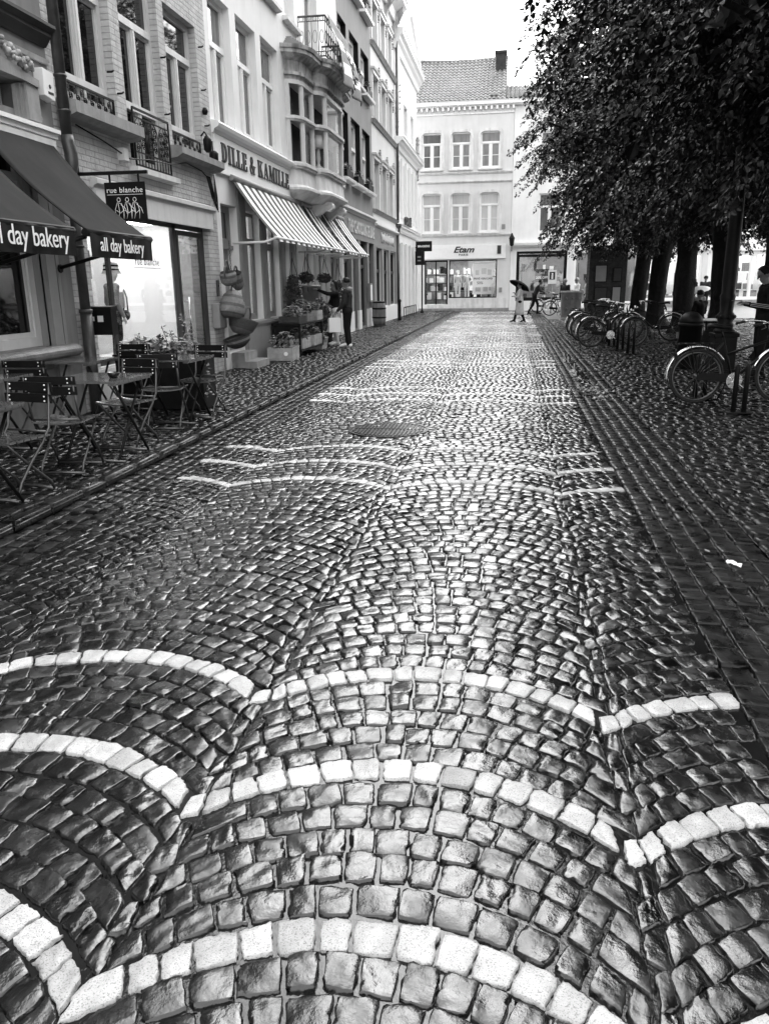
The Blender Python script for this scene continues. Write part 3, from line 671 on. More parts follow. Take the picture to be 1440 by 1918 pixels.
# balcony railing over the oriel
mb = MB(); B = []
def seg(p,q,n):
    for i in range(n): yield (p[0]+(q[0]-p[0])*i/n, p[1]+(q[1]-p[1])*i/n)
path = list(seg((19.2,.05),(19.2,.66),4))+list(seg((19.2,.66),(21.52,.66),12))+list(seg((21.52,.66),(21.52,.05),4))+[(21.52,.05)]
for z,r in ((6.33,.014),(6.42,.009),(7.02,.009),(7.12,.022)): mb.tube([F(u,z,o) for u,o in path],r,6)
for i,(u,o) in enumerate(path):
    mb.tube([F(u,6.33,o),F(u,7.12,o)],.009,5)
    if i < len(path)-1:
        q = path[i+1]; c = ((u+q[0])/2,(o+q[1])/2); dv = Vector((q[0]-u,q[1]-o))*.3
        for (z,h) in ((6.375,.04),(6.72,.13),(7.07,.045)): mb.tube([F(c[0]+dv.x*math.cos(t),z+h*math.sin(t),c[1]+dv.y*math.cos(t)) for t in np.linspace(0,6.283,11)[:-1]],.006,4,close=True)
mb.build('balcony_railing',M['zinc'],ds)

# --- grey house with window boxes
gs = thing('grey_townhouse','mid grey rendered townhouse with dark window reveals above a grey shopfront','house',(FX0,26.5,0)); F = local(gs)
A0,A1 = 23.6,29.0
cols = [(23.75,24.9),(25.35,26.8),(27.2,28.6)]
W3 = [(a,b,c,d) for (c,d) in ((4.42,6.25),(7.28,8.55),(9.6,10.9)) for (a,b) in cols]
G3 = [(23.85,24.65,.65,2.75),(25.0,25.75,.1,2.75),(26.25,27.45,.1,2.8),(27.85,28.75,.65,2.8)]
facade(gs,F,A0,A1,0,11.6,W3+G3,M['stucco_grey'])
shell(gs,F,A0,A1,11.6,8,M['stucco_grey'])
for h in W3: window(gs,F,*h,'glass_light','white',rec=.17,mull=0,trans=.55,fw=.13)
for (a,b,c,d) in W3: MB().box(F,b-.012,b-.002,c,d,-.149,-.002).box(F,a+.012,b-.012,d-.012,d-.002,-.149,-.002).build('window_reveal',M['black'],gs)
for (a,b,c,d) in W3: sill(gs,F,a-.08,b+.08,c,.1,.2,'white')
for (a,b,c,d) in G3: window(gs,F,a,b,c,d,'glass_dark','darkpaint',rec=.1,mull=0,trans=.7,name='shop_window')
MB().box(F,23.62,28.98,2.8,3.5,.001,.06).box(F,24.68,24.96,.65,2.8,.001,.05).box(F,25.8,26.2,.65,2.8,.001,.05).box(F,27.5,27.8,.65,2.8,.001,.05).box(F,28.78,28.98,.65,2.8,.001,.05).build('shopfront',M['greypaint'],gs)
for (a,b) in ((23.62,24.98),(25.76,26.24),(27.46,28.98)): MB().box(F,a,b,.05,.65,.001,.06).build('plinth',M['white'],gs)
MB().uprism(F,[(0,3.5),(.08,3.5),(.10,3.54),(.18,3.58),(.18,3.64),(0,3.66)],23.62,28.98).build('shop_cornice',M['white'],gs)
MB().uprism(F,[(0,11.3),(.1,11.3),(.3,11.55),(.3,11.66),(0,11.68)],23.62,28.98).build('cornice',M['white'],gs)

# --- pale house with scroll ornaments
ps = thing('ornate_townhouse','pale townhouse with scrollwork between closely set windows and a big bracketed cornice','house',(FX0,32,0)); F = local(ps)
A0,A1 = 29.0,34.75
cols = [(29.2,30.25),(31.0,31.95),(32.7,33.6)]
W4 = [(a,b,c,d) for (c,d) in ((4.0,5.6),(6.95,8.25),(9.3,10.45)) for (a,b) in cols]
G4 = [(29.35,30.6,.65,2.72),(31.1,32.3,.65,2.7),(32.75,34.2,.65,2.68)]
facade(ps,F,A0,A1,0,11.9,W4+G4,M['stucco_pale']); shell(ps,F,A0,A1,11.9,8,M['stucco_pale'])
for h in W4: window(ps,F,*h,'glass_mid','offwhite',rec=.16,mull=1,trans=.6,fw=.09)
for h in G4: window(ps,F,*h,'glass_dark','darkpaint',rec=.08,mull=0,trans=.6,name='shop_window')
r2 = random.Random(4)
for (a,b,c,d) in W4:
    mb = MB(); mb.box(F,a-.1,b+.1,d+.02,d+.14,.001,.08); mb.uprism(F,[(0,d+.14),(.12,d+.14),(.14,d+.2),(0,d+.22)],a-.14,b+.14); mb.box(F,a-.1,a-.003,c,d+.02,.001,.05); mb.box(F,b+.003,b+.1,c,d+.02,.001,.05); mb.build('window_surround',M['offwhite'],ps)
for (a,b,c,d) in W4:
    mb = MB()
    for k in range(10): mb.ball(F(b+.27+.05*math.sin(k*1.4),d-.3+k*.085,.05),.035+.02*math.sin(k*2.1)**2,4)
    mb.build('scroll_ornament',M['stone_old'],ps)
for z in (3.98,6.86,9.22): MB().uprism(F,[(0,z-.12),(.06,z-.12),(.1,z-.05),(.14,z),(0,z+.02)],29.02,34.73).build('string_course',M['stone'],ps)
MB().uprism(F,[(0,11.2),(.1,11.2),(.14,11.5),(.5,11.75),(.5,11.9),(.55,11.95),(.55,12.05),(0,12.1)],28.98,34.9).build('cornice',M['white'],ps)
for u in (29.2,30.6,32.3,34.4): MB().uprism(F,[(0,10.7),(.06,10.7),(.12,11.0),(.2,11.15),(.42,11.5),(.42,11.72),(0,11.72)],u-.11,u+.11).build('bracket',M['stone_old'],ps)
MB().box(F,29.02,34.73,2.72,3.4,.001,.05).box(F,29.02,29.32,.65,2.72,.001,.05).box(F,30.63,31.07,.65,2.72,.001,.05).box(F,32.33,32.72,.65,2.72,.001,.05).box(F,34.23,34.73,.65,2.72,.001,.05).build('shopfront',M['greypaint'],ps)
MB().box(F,29.02,34.73,.05,.62,.001,.06).build('plinth',M['white'],ps)
MB().uprism(F,[(0,3.4),(.08,3.4),(.16,3.46),(.16,3.52),(0,3.54)],29.02,34.73).build('shop_cornice',M['white'],ps)
MB().box(F,29.02,34.73,3.54,3.86,.001,.02).build('fascia',M['white'],ps)
MB().tube([F(34.66,11.2,.1),F(34.66,3.9,.1)],.05,8).lathe(F(34.66,3.66,.12),[(.06,-.2),(.07,0),(.13,.1),(.13,.2)],8).tube([F(34.66,3.5,.1),F(34.66,.05,.1)],.05,8).build('downpipe',M['zinc'],ps)

# --- white classical house with pediment
ws = thing('pediment_house','white classical house with heavy cornices and a triangular pediment','house',(FX0,38.5,0)); F = local(ws)
A0,A1 = 34.75,42.3
W5 = [(35.5,36.1,4.4,6.45),(36.9,37.5,4.4,6.45),(38.3,38.95,4.4,6.45),(39.75,40.4,4.4,6.45),(41.1,41.7,4.4,6.45),(37.5,38.7,7.75,8.95),(40.0,41.0,7.75,8.95)]
G5 = [(35.4,36.2,.3,3.15),(36.85,37.65,.3,3.15),(38.3,39.1,.3,3.15),(39.7,40.5,.3,3.15),(41.05,41.75,.3,3.15)]
facade(ws,F,A0,A1,0,11.3,W5+G5,M['stucco_white'])
shell(ws,F,A0,A1,11.3,9,M['stucco_white'],rise=1.0)
for h in W5: window(ws,F,*h,'glass_mid','white',rec=.22,mull=0,trans=.6,fw=.06)
for h in G5: window(ws,F,*h,'glass_mid','white',rec=.22,mull=0,trans=.7,name='shop_window')
for u in (35.0,36.5,37.95,39.35,40.75,42.0):
    MB().box(F,u-.2,u+.2,.1,3.2,.001,.08).build('pilaster',M['white'],ws); MB().box(F,u-.17,u+.17,4.2,6.6,.001,.07).build('pilaster',M['white'],ws)
mb = MB().box(F,35.0,35.4,7.5,10.4,.001,.12)
for k in range(5): mb.ball(F(35.2,9.2-.22*k,.14),.07,4)
mb.build('pilaster',M['white'],ws)
def corn(z,h,o,u0=34.6,u1=42.5): return MB().uprism(F,[(0,z),(.08,z),(.12,z+h*.3),(o*.6,z+h*.45),(o*.7,z+h*.6),(o,z+h*.7),(o,z+h*.92),(o+.04,z+h),(0,z+h+.02)],u0,u1).build('cornice',M['white'],ws)
corn(3.55,.3,.2); corn(6.8,.4,.34); corn(10.4,.7,.36)
MB().prism(F,[(34.7,11.17),(42.4,11.17),(38.6,12.6)],-.5,.12).build('pediment',M['white'],ws)
mb = MB().prism(F,[(34.5,11.15),(34.5,11.3),(38.6,12.85),(42.6,11.3),(42.6,11.15),(38.6,12.62)],.121,.26); mb.build('pediment_moulding',M['white'],ws)
mb = MB()
for k in range(26): mb.ball(F(34.95+.04*math.sin(k),8.6-.1*k,.06),.05+.03*math.sin(k*1.7)**2,4)
for k in range(22): mb.ball(F(42.0+.08*math.sin(k*.8),8.3-.09*k,.08),.06+.03*math.sin(k*1.7)**2,4)
mb.build('garland',M['stone_old'],ws)
# ------------------------------------------------------------------ house closing the street, and the far side of the square
FE = Fr((0,44,0),(1,0,0),(0,-1,0))
es = thing('gabled_corner_house','cream house with arched windows and a pantile roof closing the end of the street','house',(-2.7,44,0))
def localE(p): return Fr((-p.location.x,0,0),(1,0,0),(0,-1,0))
F = localE(es)
E0,E1 = -5.25,-.18
WE = [(a,a+1.02,c,d) for (c,d) in ((7.08,8.82),(3.98,5.93)) for a in (-4.82,-3.32,-1.83)]
facade(es,F,E0,E1,0,10,WE+[(-4.68,-3.44,.36,2.63),(-3.38,-.85,.68,2.63)],M['stucco_pale'])
mb = MB().box(F,E0,E0+.25,0,10,-8,-.325).box(F,E1-.25,E1,0,10,-8,-.325).box(F,E0+.25,E1-.25,0,10,-8,-7.75); mb.build('rear_wall',M['stucco_pale'],es)
def roof_tiles(parent, fr, u0,u1,w0,w1,o0,o1,name='roof',su=.21,sv=.3):
    """pantiles: a corrugated, stepped sheet rising from (w0,o0) to (w1,o1)"""
    nu = int((u1-u0)/su)*6; L_ = math.hypot(w1-w0,o1-o0); nv = int(L_/sv); V = []; Fc = []
    sl = Vector((o1-o0,w1-w0))/L_; nrm = Vector((-sl.y,sl.x)); 
    if nrm.y < 0: nrm = -nrm
    for j in range(nv):
        for e in (0,1):
            d = L_*(j+e)/nv
            for i in range(nu+1):
                h = .035*math.sin(2*math.pi*i/6)+(.04 if e == 0 else .0)
                o = o0+sl.x*d+nrm.x*h; z = w0+sl.y*d+nrm.y*h - .10*math.sin(math.pi*i/nu)*math.sin(math.pi*(j+e)/nv*.9)
                V.append(fr(u0+(u1-u0)*i/nu,z,o))
    n = nu+1
    for j in range(2*nv-1): Fc += [(j*n+i,j*n+i+1,(j+1)*n+i+1,(j+1)*n+i) for i in range(nu)]
    mb = MB().add(V,Fc,0,False)
    # solid underside, so that the roof is a body
    a,b = fr(u0,w0-.06,o0),fr(u1,w0-.06,o0); c,d = fr(u1,w1-.14,o1),fr(u0,w1-.14,o1)
    e,f_ = fr(u0,w0-.06,o1*2-o0),fr(u1,w0-.06,o1*2-o0)
    mb.add([a,b,c,d,e,f_],[(0,1,2,3),(3,2,5,4),(0,3,4),(1,5,2)])
    return mb.build(name,M['tile'],parent)
rf = roof_tiles(es,F,-5.35,-.62,10.24,12.95,.12,-3.6)
mb = MB()
for k in range(18): mb.tube([F(-5.35+.265*k,12.99-.1*math.sin(math.pi*k/18),-3.6),F(-5.35+.265*k+.25,12.97-.1*math.sin(math.pi*k/18),-3.6)],.1,8)
mb.build('ridge_tile',M['tile'],rf)
roof_tiles(es,F,-.615,2.4,10.24,11.4,.12,-2.6)
ch = MB().box(F,-1.22,-.7,11.0,12.9,-3.1,-2.4).box(F,-1.27,-.65,12.9,13.02,-3.15,-2.35); ch.build('chimney',M['brick_dark'],es)
MB().box(F,-1.42,-1.32,11.4,12.0,-1.9,-1.75).tube([F(-.78,10.55,-.35),F(-.78,10.82,-.35)],.07,8).box(F,-1.4,-1.0,10.48,10.56,-.5,-.1).build('roof_vent',M['greypaint'],es)
MB().uprism(F,[(0,9.62),(.05,9.62),(.06,9.68),(0,9.7)],E0,E1).uprism(F,[(0,9.95),(.12,9.95),(.3,10.02),(.3,10.14),(.34,10.2),(0,10.22)],E0-.1,2.4).build('cornice',M['white'],es)
mb = MB()
for k in range(19): u = E0+.12+.27*k; mb.box(F,u,u+.1,9.80,9.95,.001,.2)
mb.build('dentil',M['white'],es)
for (z0,z1) in ((6.84,6.94),(6.42,6.50),(3.80,3.9)): MB().uprism(F,[(0,z0),(.05,z0),(.09,z1-.03),(.09,z1),(0,z1+.01)],E0,E1).build('string_course',M['stone_pale'],es)
for k,h in enumerate(WE):
    window(es,F,*h,'glass_light' if k > 2 else 'glass_mid','white',rec=.1,mull=1,trans=.68,bars=1,fw=.075)
    a,b,c,d = h; ar = MB()
    def rr(e,z): # outline with rounded shoulders
        P = [(a-e,c-.03),(a-e,d-.18)]+[(a-e+.2+e*.0+(-.2)*math.cos(t),d-.18+(.18+e)*math.sin(t)) for t in np.linspace(0,math.pi/2,6)][1:]
        Q = [(a+b-u,w_) for u,w_ in reversed(P)]
        return P+Q
    I,O = rr(.0,0),rr(.13,0); n = len(I)
    vs = [F(u,w_,o) for o in (.0,.06) for u,w_ in I]+[F(u,w_,o) for o in (.0,.06) for u,w_ in O]
    fs = []
    for i in range(n-1): fs += [(n+i,n+i+1,3*n+i+1,3*n+i),(i,i+1,n+i+1,n+i),(2*n+i,2*n+i+1,3*n+i+1,3*n+i)]
    fs += [(0,n,3*n,2*n),(n-1,2*n-1,4*n-1,3*n-1)]
    ar.add(vs,fs)
    for (sgn,u) in ((1,a),(-1,b)):   # shoulder fillets that round the opening
        ar.prism(F,[(u,d),(u+sgn*.2,d)]+[(u+sgn*(.2-.2*math.sin(t)),d-.18+.18*math.cos(t)) for t in np.linspace(0,math.pi/2,5)][1:],-.09,.0)
    ar.build('window_surround',M['stone_pale'],es)
    sill(es,F,a-.1,b+.1,c,.08,.1,'stone_pale')
# shopfront
MB().box(F,-4.9,-.42,2.68,3.4,.001,.10).build('fascia',M['white'],es)
mb = MB()
for (a,b,c,d) in ((-4.68,-4.6,.36,2.63),(-3.52,-3.44,.36,2.63),(-4.1,-4.04,.36,2.55),(-4.6,-3.52,2.55,2.63)): mb.box(F,a,b,c,d,-.12,-.02)
dr = mb.build('door',M['black'],es); MB().box(F,-4.6,-3.52,.38,2.55,-.08,-.07).build('pane',M['glass'],dr)
mb = MB()
for (a,b,c,d) in ((-3.38,-3.32,.68,2.63),(-.91,-.85,.68,2.63),(-3.32,-.91,2.57,2.63),(-3.32,-.91,.68,.74)): mb.box(F,a,b,c,d,-.12,-.02)
sw = mb.build('shop_window',M['black'],es); MB().box(F,-3.32,-.91,.74,2.57,-.08,-.07).build('pane',M['glass'],sw)
rm = room(es,F,E0+.26,E1-.26,.3,2.75,3.6,m='greypaint',lamp=11)
mb = MB(); r2 = random.Random(21)
for k in range(60):         # garments on rails and shelves inside
    u = r2.uniform(-4.9,-3.5) if k < 34 else r2.uniform(-3.3,-.7); z = r2.choice((.6,1.05,1.5,1.95)); d = r2.uniform(-3.3,-1.6) if k >= 34 else r2.uniform(-3.0,-.8)
    mb.box(F,u,u+r2.uniform(.1,.28),z,z+r2.uniform(.2,.4),d,d+.08,r2.choice((0,0,1)))
for z in (.55,1.0,1.45,1.9): mb.box(F,-4.95,-.5,z-.03,z,-3.5,-3.3,1)
mb.build('shelving',[M['white'],M['black']],rm)
MB().box(F,E0+.05,E1,.03,.33,.001,.05).box(F,-3.4,E1,.33,.66,.001,.03).build('plinth',M['stone_pale'],es)
MB().box(F,E0,E1,0,.16,.051,.5).build('steps',M['stone'],es)
MB().box(F,-.72,-.56,.95,1.2,.0,.03).build('vent_cover',M['greypaint'],es)
MB().box(F,-.66,-.48,4.12,4.36,.0,.02).build('house_plate',M['greypaint'],es)
t = MB(); text_mb(t,'Etam',F,-2.62,3.0,.42,.104,.02,sx=1.25,shear=.35,bold=.012); text_mb(t,'PARIS',F,-2.62,2.84,.13,.104,.02,sx=1.2,bold=.004,space=1.3)
nm = t.build('shop_lettering',M['letter_k'],es)
MB().box(F,-.86,-.66,2.9,3.32,.10,.13).build('fascia_plate',M['darkpaint'],es)
# sale poster in the window
ps_ = MB().box(F,-2.15,-.98,.86,2.45,-.5,-.48); po = ps_.build('window_poster',M['paper'],es)
t = MB(); text_mb(t,'PRIVÉ VERKOPEN',F,-1.56,1.62,.135,-.475,.004,bold=.006); text_mb(t,'50%',F,-1.75,1.38,.2,-.475,.004,bold=.004)
for (u,z,a,b) in ((-1.9,1.85,.2,.25),(-1.55,1.9,.25,.3),(-1.25,1.85,.2,.28),(-1.85,1.0,.28,.22),(-1.45,1.0,.25,.25),(-1.2,1.05,.12,.2)): t.box(F,u-a/2,u+a/2,z,z+b,-.478,-.472,1)
t.build('poster_print',[M['letter_k'],M['card']],po)

# white annex with a dark shop window
an = thing('white_annex_house','white house beside the cream one with a dark framed shop window behind the tree','house',(2,44.05,0))
F = Fr((-2,0,0),(1,0,0),(0,-1,0))
facade(an,F,-.17,6.5,0,10,[(1.2,2.3,6.9,8.7),(3.4,4.5,6.9,8.7),(1.2,2.3,3.9,5.8),(3.4,4.5,3.9,5.8),(.15,2.75,.5,3.0),(3.1,6.3,.3,3.0)],M['stucco_white'])
MB().box(F,-.16,.09,0,10,-8,-.325).box(F,6.25,6.49,0,10,-8,-.325).box(F,.09,6.25,0,10,-8,-7.75).build('rear_wall',M['stucco_white'],an)
MB().uprism(F,[(-8.1,10.01),(.05,10.01),(.05,10.06),(-4,11.4)],-.17,6.5).build('roof',M['tile'],an)
for h in ((1.2,2.3,6.9,8.7),(3.4,4.5,6.9,8.7),(1.2,2.3,3.9,5.8),(3.4,4.5,3.9,5.8)): window(an,F,*h,'glass_mid','white',rec=.12,mull=1,trans=.65)
MB().uprism(F,[(0,3.2),(.15,3.2),(.3,3.3),(.32,3.42),(0,3.44)],-.1,3.0).build('shop_cornice',M['white'],an)
window(an,F,.15,2.75,.5,3.0,'glass','black',rec=.05,mull=0,trans=.9,fw=.12,name='shop_window')
window(an,F,3.1,6.3,.3,3.0,'glass','white',rec=.05,mull=2,fw=.08,name='shop_window')
rm = room(an,F,.1,6.2,.3,3.1,3.2,m='greypaint',lamp=8)
mb = MB(); r2 = random.Random(31)
for k in range(26):
    u = r2.uniform(.3,5.9); z = r2.choice((.5,1.0,1.5,2.0)); d = r2.uniform(-2.9,-1.0); mb.box(F,u,u+r2.uniform(.1,.3),z,z+r2.uniform(.2,.45),d,d+.1,r2.choice((0,1,1)))
for u in (.45,3.4,5.6): mb.tube([F(u,.4,-.9),F(u,2.4,-.9)],.03,6,1)
mb.build('shelving',[M['white'],M['darkpaint']],rm)
t = MB().box(F,1.15,1.85,1.45,2.1,-.35,-.34,1); text_mb(t,'20% OFF',F,1.5,1.62,.17,-.335,.004,bold=.005); text_mb(t,'SALE',F,1.5,1.86,.13,-.335,.004)
t.build('window_poster',[M['letter_w'],M['darkpaint']],an)

# row of shops across the square, seen between the tree trunks
def shop_house(nm,label,u0,u1,Y,h,wallm,sign,signm,lamp,pane='glass',txt=None,txm='letter_w'):
    b = thing(nm,label,'house',((u0+u1)/2,Y,0)); F = Fr((-(u0+u1)/2,0,0),(1,0,0),(0,-1,0)); c = (u0+u1)/2
    hol = [(u0+.3,u1-.3,.35,2.9)]+[(u0+.5+k*(u1-u0-1)/2+.2,u0+.5+(k+1)*(u1-u0-1)/2-.2,z,z+1.9) for k in (0,1) for z in (4.2,7.2)]
    facade(b,F,u0,u1,0,h,hol,M[wallm]); shell(b,F,u0,u1,h,7,M[wallm])
    for q in hol[1:]: window(b,F,*q,'glass_mid','white',rec=.14,mull=1,trans=.65)
    window(b,F,*hol[0],pane,'darkpaint' if signm=='black' else 'white',rec=.06,mull=2,name='shop_window',fw=.1)
    MB().box(F,u0+.1,u1-.1,2.98,3.75,.001,.14).build('fascia',M[signm],b)
    MB().box(F,u0,u1,.02,.34,.001,.04).build('plinth',M['stone'],b)
    rm = room(b,F,u0+.3,u1-.3,.3,2.95,3.0,m='plaster',lamp=lamp)
    mb = MB(); r2 = random.Random(int(u0*10)+5)
    for k in range(int((u1-u0)*9)):
        u = r2.uniform(u0+.4,u1-.7); z = r2.choice((.4,.9,1.4,1.9)); d = r2.uniform(-2.6,-.9); mb.box(F,u,u+r2.uniform(.12,.4),z,z+r2.uniform(.2,.5),d,d+.1,r2.choice((0,1,1,2)))
    mb.build('shelving',[M['white'],M['darkpaint'],M['greypaint']],rm)
    if txt:
        t = MB(); text_mb(t,txt,F,c,3.2,.42,.15,.03,bold=.01); t.build('shop_lettering',M[txm],b)
    return b
shop_house('corner_shop_house','pale shop house just right of the annex, half hidden by foliage',6.55,10.6,48,10,'stucco_pale','','offwhite',7)
shop_house('white_shop_house','white shop house with black lettering across the square',10.65,14.6,49,10.5,'stucco_white','','white',8,txt='VIA',txm='letter_k')
shop_house('clothing_shop_house','cream shop house with bright windows between two tree trunks',14.65,18.6,49.5,9.8,'stucco_pale','','offwhite',8)
shop_house('ice_cream_shop_house','shop house with dark fascia and white lettering at the right edge',18.65,24.2,50,10.2,'stucco_white','','black',6,txt='PinkGellac')
shop_house('end_shop_house','plain white shop house beyond the dark fascia',24.25,29.0,50,9.5,'stucco_white','','white',4)
# ------------------------------------------------------------------ awnings, signs
GZ = PZ+.004
def dark_awning(label,u0,u1,txt,tsize,tx,grp):
    t = thing('awning',label,'awning',(FX0,(u0+u1)/2,0),0,grp); F = local(t); X = 1.05; zt, zf = 2.93, 1.96
    cv = MB(); K,N_ = 9,14; P = []
    for d in (0,-.012):
        for j in range(K+1):
            q = j/K
            for i in range(N_+1):
                u_ = u0+(u1-u0)*i/N_; sag = -.045*math.sin(math.pi*q)*(.75+.25*math.cos(6.28*(i/N_)*1.0))-.006*math.sin(u_*31+q*5)*q; P.append(F(u_,zt+(zf-zt)*q+sag+d,.06+(X-.06)*q+sag))
    n_ = N_+1; o_ = n_*(K+1); fs = []
    for j in range(K):
        for i in range(N_): a_ = j*n_+i; fs += [(a_,a_+1,a_+n_+1,a_+n_),(o_+a_+1,o_+a_,o_+a_+n_,o_+a_+n_+1)]
        for i in (0,N_): a_ = j*n_+i; fs.append((a_,a_+n_,o_+a_+n_,o_+a_))
    cv.add(P,fs,0,True).build('canopy',M['canvas'],t)
    MB().tube([F(u0-.03,zf-.02,X),F(u1+.03,zf-.02,X)],.035,10).build('front_bar',M['iron'],t)
    n = 24; P = [(u0+(u1-u0)*i/n) for i in range(n+1)]
    vs = [F(u,z,X+.032+.008*math.sin(u*23)*(1 if z < 1.9 else .2)+d) for d in (0,-.006) for z in (zf,zf-.11,zf-.235) for u in P]; m = n+1
    fs = [(r*m+i,r*m+i+1,(r+1)*m+i+1,(r+1)*m+i) for r in (0,1) for i in range(n)]+[((r+3)*m+i+1,(r+3)*m+i,(r+4)*m+i,(r+4)*m+i+1) for r in (0,1) for i in range(n)]
    va = MB().add(vs,fs,0,True).build('valance',M['canvas_dark'],t)
    # valance faces out to the street, so the lettering reads along +Y
    tm_ = MB(); text_mb(tm_,txt,F,tx,zf-.175,tsize,X+.05,.004,sx=.92); tm_.build('lettering',M['letter_w'],va)
    for u in (u0+.06,u1-.06):
        MB().tube([F(u,1.66,.0),F(u,1.72,.25),F(u,zf-.05,X-.04)],.02,8).tube([F(u,1.66,0),F(u,1.66,.04)],.045,8).build('arm',M['iron'],t)
    MB().box(F,u0-.05,u1+.05,2.86,2.95,.0,.09).build('cassette',M['offwhite'],t)
    return t
dark_awning('dark awning nearest the drainpipe with the whole lettering on its valance',7.12,8.42,'all day bakery',.18,7.72,'dark bakery awnings')
dark_awning('dark awning at the left edge of the picture, its lettering cut off',5.35,6.85,'all day bakery',.22,6.16,'dark bakery awnings')
def striped(label,u0,u1,X=.8):
    t = thing('striped_awning',label,'awning',(FX0,(u0+u1)/2,0),0,'striped shop awnings'); F = local(t); zt, zf = 3.24, 2.27
    n = max(4,round((u1-u0)/.2)); cm = MB(); k = 5
    for i in range(n):
        a,b = u0+(u1-u0)*i/n, u0+(u1-u0)*(i+1)/n
        for j in range(k):
            p,q = j/k,(j+1)/k; sg = lambda s: -.05*math.sin(math.pi*s)
            A,B = (zt+(zf-zt)*p+sg(p),.05+(X-.05)*p),(zt+(zf-zt)*q+sg(q),.05+(X-.05)*q)
            vs = [F(a,*A),F(b,*A),F(b,*B),F(a,*B)]; lo = [v-Vector((0,0,.008)) for v in vs]
            cm.add(vs+lo,[(0,1,2,3),(7,6,5,4)],i%2,True)
            if j == k-1: cm.add([F(a,zf-.008,X),F(b,zf-.008,X),F(b,zf-.07,X+.02),F(a,zf-.07,X+.02)],[(0,1,2,3)],i%2)
    cm.build('canopy',[M['stripe_d'],M['stripe_w']],t)
    MB().tube([F(u0-.03,zf-.01,X-.005),F(u1+.03,zf-.01,X-.005)],.025,8).build('front_bar',M['white'],t)
    for u in (u0+.05,u1-.05): MB().tube([F(u,2.18,0),F(u,2.19,X*.72),F(u,2.24,X*.93),F(u,zf,X)],.022,8).build('arm',M['white'],t)
    MB().tube([F(u0-.02,zt+.01,.06),F(u1+.02,zt+.01,.06)],.05,10).build('roller',M['greypaint'],t)
striped('wide black and white striped awning below the black lettering',14.1,18.55)
striped('narrow striped awning under the oriel, first beside the wide one',18.85,20.25,.78)
striped('narrow striped awning under the oriel, middle of the narrow ones',20.5,21.9,.78)
striped('narrow striped awning nearest the grey shopfront',22.15,23.5,.78)
# slab-serif shop letters, built stroke by stroke
def slab(mb,ch,F,u,w_,h,o=.02,d=.018):
    T,t = .24*h,.085*h
    def B(a,b,c,e): mb.box(F,u+a*h,u+b*h,w_+c*h,w_+e*h,o,o+d)
    def Pq(pts): mb.prism(F,[(u+a*h,w_+b*h) for a,b in pts],o,o+d)
    s = .22; st = .085
    if ch == 'I': B(.08,.08+s,0,1); B(0,.38,0,st); B(0,.38,1-st,1); return .46
    if ch == 'L': B(.08,.08+s,0,1); B(0,.38,1-st,1); B(0,.66,0,st); Pq([(.60,.0),(.66,0),(.66,.34),(.62,.34),(.58,.085)]); return .70
    if ch == 'E':
        B(.08,.08+s,0,1); B(0,.64,0,st); B(0,.62,1-st,1); B(.30,.52,.48,.55); Pq([(.58,0),(.65,0),(.65,.3),(.61,.3),(.55,.085)]); Pq([(.57,1),(.63,1),(.63,.72),(.59,.72),(.54,.915)]); B(.48,.53,.38,.65); return .70
    if ch == 'D':
        B(.08,.08+s,0,1); B(0,.34,0,st); B(0,.34,1-st,1); n = 10
        out = [(.34+.40*math.sin(t_),.5-.5*math.cos(t_)) for t_ in np.linspace(0,math.pi,n)]; inn = [(.34+.19*math.sin(t_),.5-.415*math.cos(t_)) for t_ in np.linspace(0,math.pi,n)]
        for i in range(n-1): Pq([out[i],out[i+1],inn[i+1],inn[i]])
        return .80
    if ch == 'K':
        B(.08,.08+s,0,1); B(0,.38,0,st); B(0,.38,1-st,1); Pq([(.28,.40),(.34,.42),(.70,.93),(.62,.93)]); Pq([(.40,.56),(.60,.08),(.84,.08),(.52,.68)]); B(.50,.9,0,st); B(.52,.84,1-st,1); return .94
    if ch == 'A':
        Pq([(.09,.07),(.15,.07),(.44,1),(.36,1)]); Pq([(.36,1),(.5,1),(.83,.07),(.60,.07)]); B(.2,.64,.30,.37); B(0,.27,0,st); B(.5,.92,0,st); return .95
    if ch == 'M':
        B(.08,.14,0,1); B(.78,1.0,0,1); Pq([(.08,1),(.30,1),(.56,.18),(.46,.0)]); Pq([(.78,1),(.84,.92),(.56,.0),(.47,.0)]); B(0,.24,0,st); B(.68,1.08,0,st); B(0,.24,1-st,1); B(.8,1.08,1-st,1); return 1.12
    if ch == '&':
        def arc(cx,cz,rx,rz,a0,a1,w1,w2,n=12):
            A = np.linspace(math.radians(a0),math.radians(a1),n)
            for i in range(n-1):
                P = [(cx+rx*math.cos(A[i]),cz+rz*math.sin(A[i])),(cx+rx*math.cos(A[i+1]),cz+rz*math.sin(A[i+1])),(cx+(rx-w1)*math.cos(A[i+1]),cz+(rz-w2)*math.sin(A[i+1])),(cx+(rx-w1)*math.cos(A[i]),cz+(rz-w2)*math.sin(A[i]))]; Pq(P)
        arc(.34,.77,.19,.23,0,360,.08,.07,16); arc(.32,.28,.29,.30,60,340,.12,.08); Pq([(.18,.66),(.34,.7),(.78,.0),(.56,.0)]); Pq([(.6,.12),(.68,.12),(.80,.44),(.74,.44)]); B(.62,.9,.43,.5); return .95
    return .36
t = thing('shop_lettering','black slab serif letters fixed along the white band above the wide striped awning','sign',(FX0,16,0)); F = local(t)
u = 13.78; parts = MB(); H_ = .30; k_ = .90*(18.0-13.78)/ (H_*(.80+.46+.70*2+.70+.30+.95+.30+.94+.95+1.12+.46+.70*2+.70))
